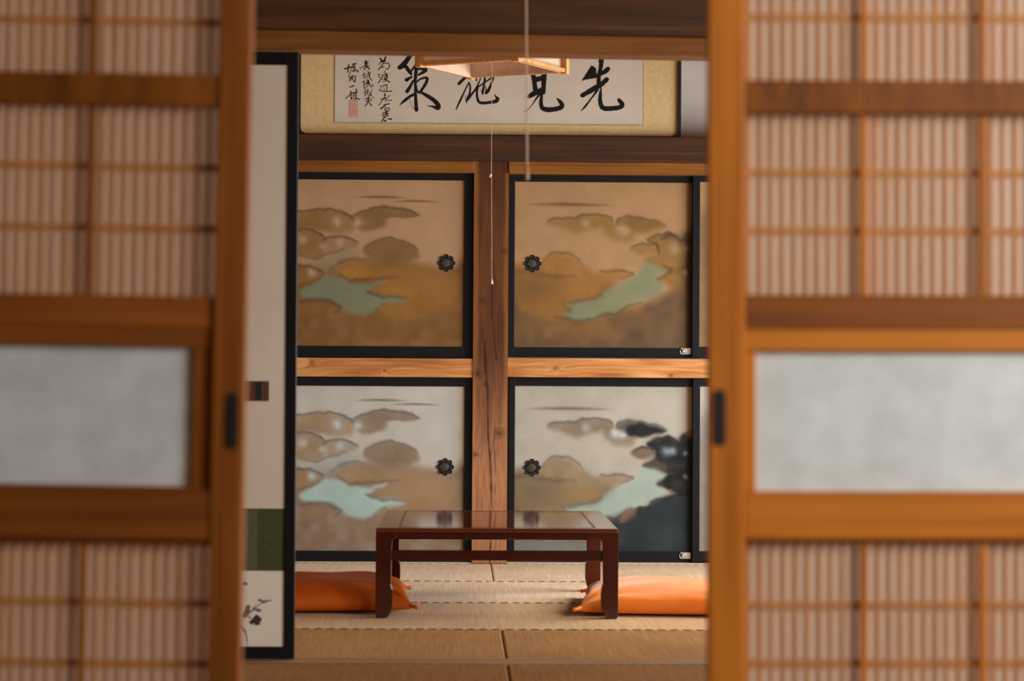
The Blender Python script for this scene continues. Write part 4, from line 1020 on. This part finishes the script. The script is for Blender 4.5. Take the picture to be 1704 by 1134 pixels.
# ================================================================ NEAR SLIDING DOORS (out of focus)
def near_door(side, label):
    Y = 3.70
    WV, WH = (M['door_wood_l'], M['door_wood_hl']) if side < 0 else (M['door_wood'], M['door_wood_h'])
    def X(px): return U(px, 620, Y)[0]
    def Z(py): return U(250 if side < 0 else 1450, py, Y)[1]
    tilt = .0107 if side < 0 else -.0043
    if side < 0:
        edge = X(409); st0, st1 = X(354), X(409); far = edge-.92; fst = (far, far+.05)
        munt = [X(142), X(142)-.184, X(142)-.368, X(142)-.552]
        lat0, lat1 = far+.05, st0
        gl0, gl1 = far+.05+.03, X(321)
        zz = dict(r1=(118, 172), r2=(488, 546), lip=(546, 572), gl=(572, 806), r3=(812, 896), b0=905, thin_top=[28, 272, 375], thin_bot=[1003, 1105])
        hx0, hx1 = X(376), X(398)
    else:
        edge = X(1179); st0, st1 = X(1179), X(1240); far = edge+.92; fst = (far-.05, far)
        munt = [X(1441), X(1640), X(1640)+.184, X(1640)+.368]
        lat0, lat1 = st1, far-.05
        gl0, gl1 = X(1259), far-.05-.03
        zz = dict(r1=(132, 188), r2=(490, 548), lip=(550, 580), gl=(583, 818), r3=(822, 898), b0=905, thin_top=[24, 285, 382], thin_bot=[1010, 1107])
        hx0, hx1 = X(1186), X(1208)
    base = Vector((min(edge, far)+.46 - .87*math.tan(tilt), Y, .004))
    t = empty('lattice_sliding_door', ((edge+far)/2, Y, .004), label, 'sliding door', 'near lattice sliding doors')
    top, bot = 1.80, .006
    d = .034
    link('stile', B(st0, st1, Y, Y+d, bot, top, bev=.003), WV, t)
    link('stile', B(fst[0], fst[1], Y, Y+d, bot, top, bev=.003), WV, t)
    for z1, z0 in ((top, top-.06), (Z(zz['r1'][0]), Z(zz['r1'][1])), (Z(zz['r2'][0]), Z(zz['r2'][1])), (Z(zz['r3'][0]), Z(zz['r3'][1])), (.13, bot)):
        dk = abs(z1-Z(zz['r1'][0])) < 1e-6; md = abs(z1-Z(zz['r2'][0])) < 1e-6
        link('rail', B(lat0, lat1, Y+(.006 if md else .003), Y+d, z0, z1, bev=.003), M['door_wood_d'] if dk else (M['door_wood_m'] if md else WH), t)
    link('rail', B(lat0, lat1, Y+.012, Y+d, Z(zz['b0']), Z(zz['r3'][1])+.004, bev=.001), M['door_wood_d'], t)  # dark strip standing in for the shadow under the rail above
    zt_, zb_ = Z(zz['r1'][0]), Z(zz['r1'][1])
    sections = [(Z(zz['r1'][0]), top-.06), (Z(zz['r2'][0]), Z(zz['r1'][1])), (.13, Z(zz['b0']))]
    for a, b in sections:
        bm = bmesh.new(); x = lat0+.006; k = 0
        while x < lat1-.004:
            wj = .0048+random.random()*.0016
            box(bm, x, x+wj, Y+.0275, Y+.031, a-.004, b+.004)
            x += .0181+(random.random()-.5)*.0008
        link('slats', bm, M['slat'], t)
        link('backing', B(lat0-.004, lat1+.004, Y+.0315, Y+.0335, a-.004, b+.004), M['backing'], t)
        for mx in munt:
            link('muntin', B(mx-.006, mx+.006, Y+.0155, Y+.0225, a-.002, b+.002, bev=.001), WV, t)
        # thin cross battens behind the slats
    for py in zz['thin_top'] + zz['thin_bot']:
        z = Z(py); link('batten', B(lat0, lat1, Y+.0265, Y+.031, z-.005, z+.005), M['slat'], t)
    for z in (Z(zz['thin_top'][0])+.095, Z(zz['thin_top'][0])+.19, Z(zz['thin_bot'][1])-.095, Z(zz['thin_bot'][1])-.19):
        link('batten', B(lat0, lat1, Y+.0265, Y+.031, z-.005, z+.005), M['slat'], t)
    # glazed middle: moulding and frosted pane
    g1, g0 = Z(zz['gl'][0]), Z(zz['gl'][1]); m1 = Z(zz['r2'][1]); m0 = Z(zz['r3'][0])
    link('moulding', B(lat0, lat1, Y+.008, Y+.03, g1, m1, bev=.002), WH, t)
    link('moulding', B(lat0, lat1, Y+.008, Y+.03, m0, g0, bev=.002), WH, t)
    if side < 0: link('moulding', B(gl1, lat1, Y+.012, Y+.03, g0, g1, bev=.002), WV, t); link('moulding', B(lat0, gl0, Y+.012, Y+.03, g0, g1, bev=.002), WV, t)
    else: link('moulding', B(lat0, gl0, Y+.012, Y+.03, g0, g1, bev=.002), WV, t); link('moulding', B(gl1, lat1, Y+.012, Y+.03, g0, g1, bev=.002), WV, t)
    link('frosted_pane', B(gl0-.004, gl1+.004, Y+.022, Y+.026, g0-.004, g1+.004), M['glass'], t)
    h1 = Z(648); h0 = Z(742)
    bm = bmesh.new()
    pts = []; r_ = (hx1-hx0)/2*.8
    for cx, cz, a0 in ((hx1-r_, h1-r_, 0), (hx0+r_, h1-r_, 90), (hx0+r_, h0+r_, 180), (hx1-r_, h0+r_, 270)):
        for k in range(6):
            a = math.radians(a0+18*k); pts.append((cx+r_*math.cos(a), cz+r_*math.sin(a)))
    prism_xz(bm, pts, Y-.0015, Y+.006, .0006)
    link('door_pull', bm, M['handle_dark'], t)
    t.rotation_euler = (0, tilt, 0)
    t.location.x -= (.87)*math.tan(tilt)
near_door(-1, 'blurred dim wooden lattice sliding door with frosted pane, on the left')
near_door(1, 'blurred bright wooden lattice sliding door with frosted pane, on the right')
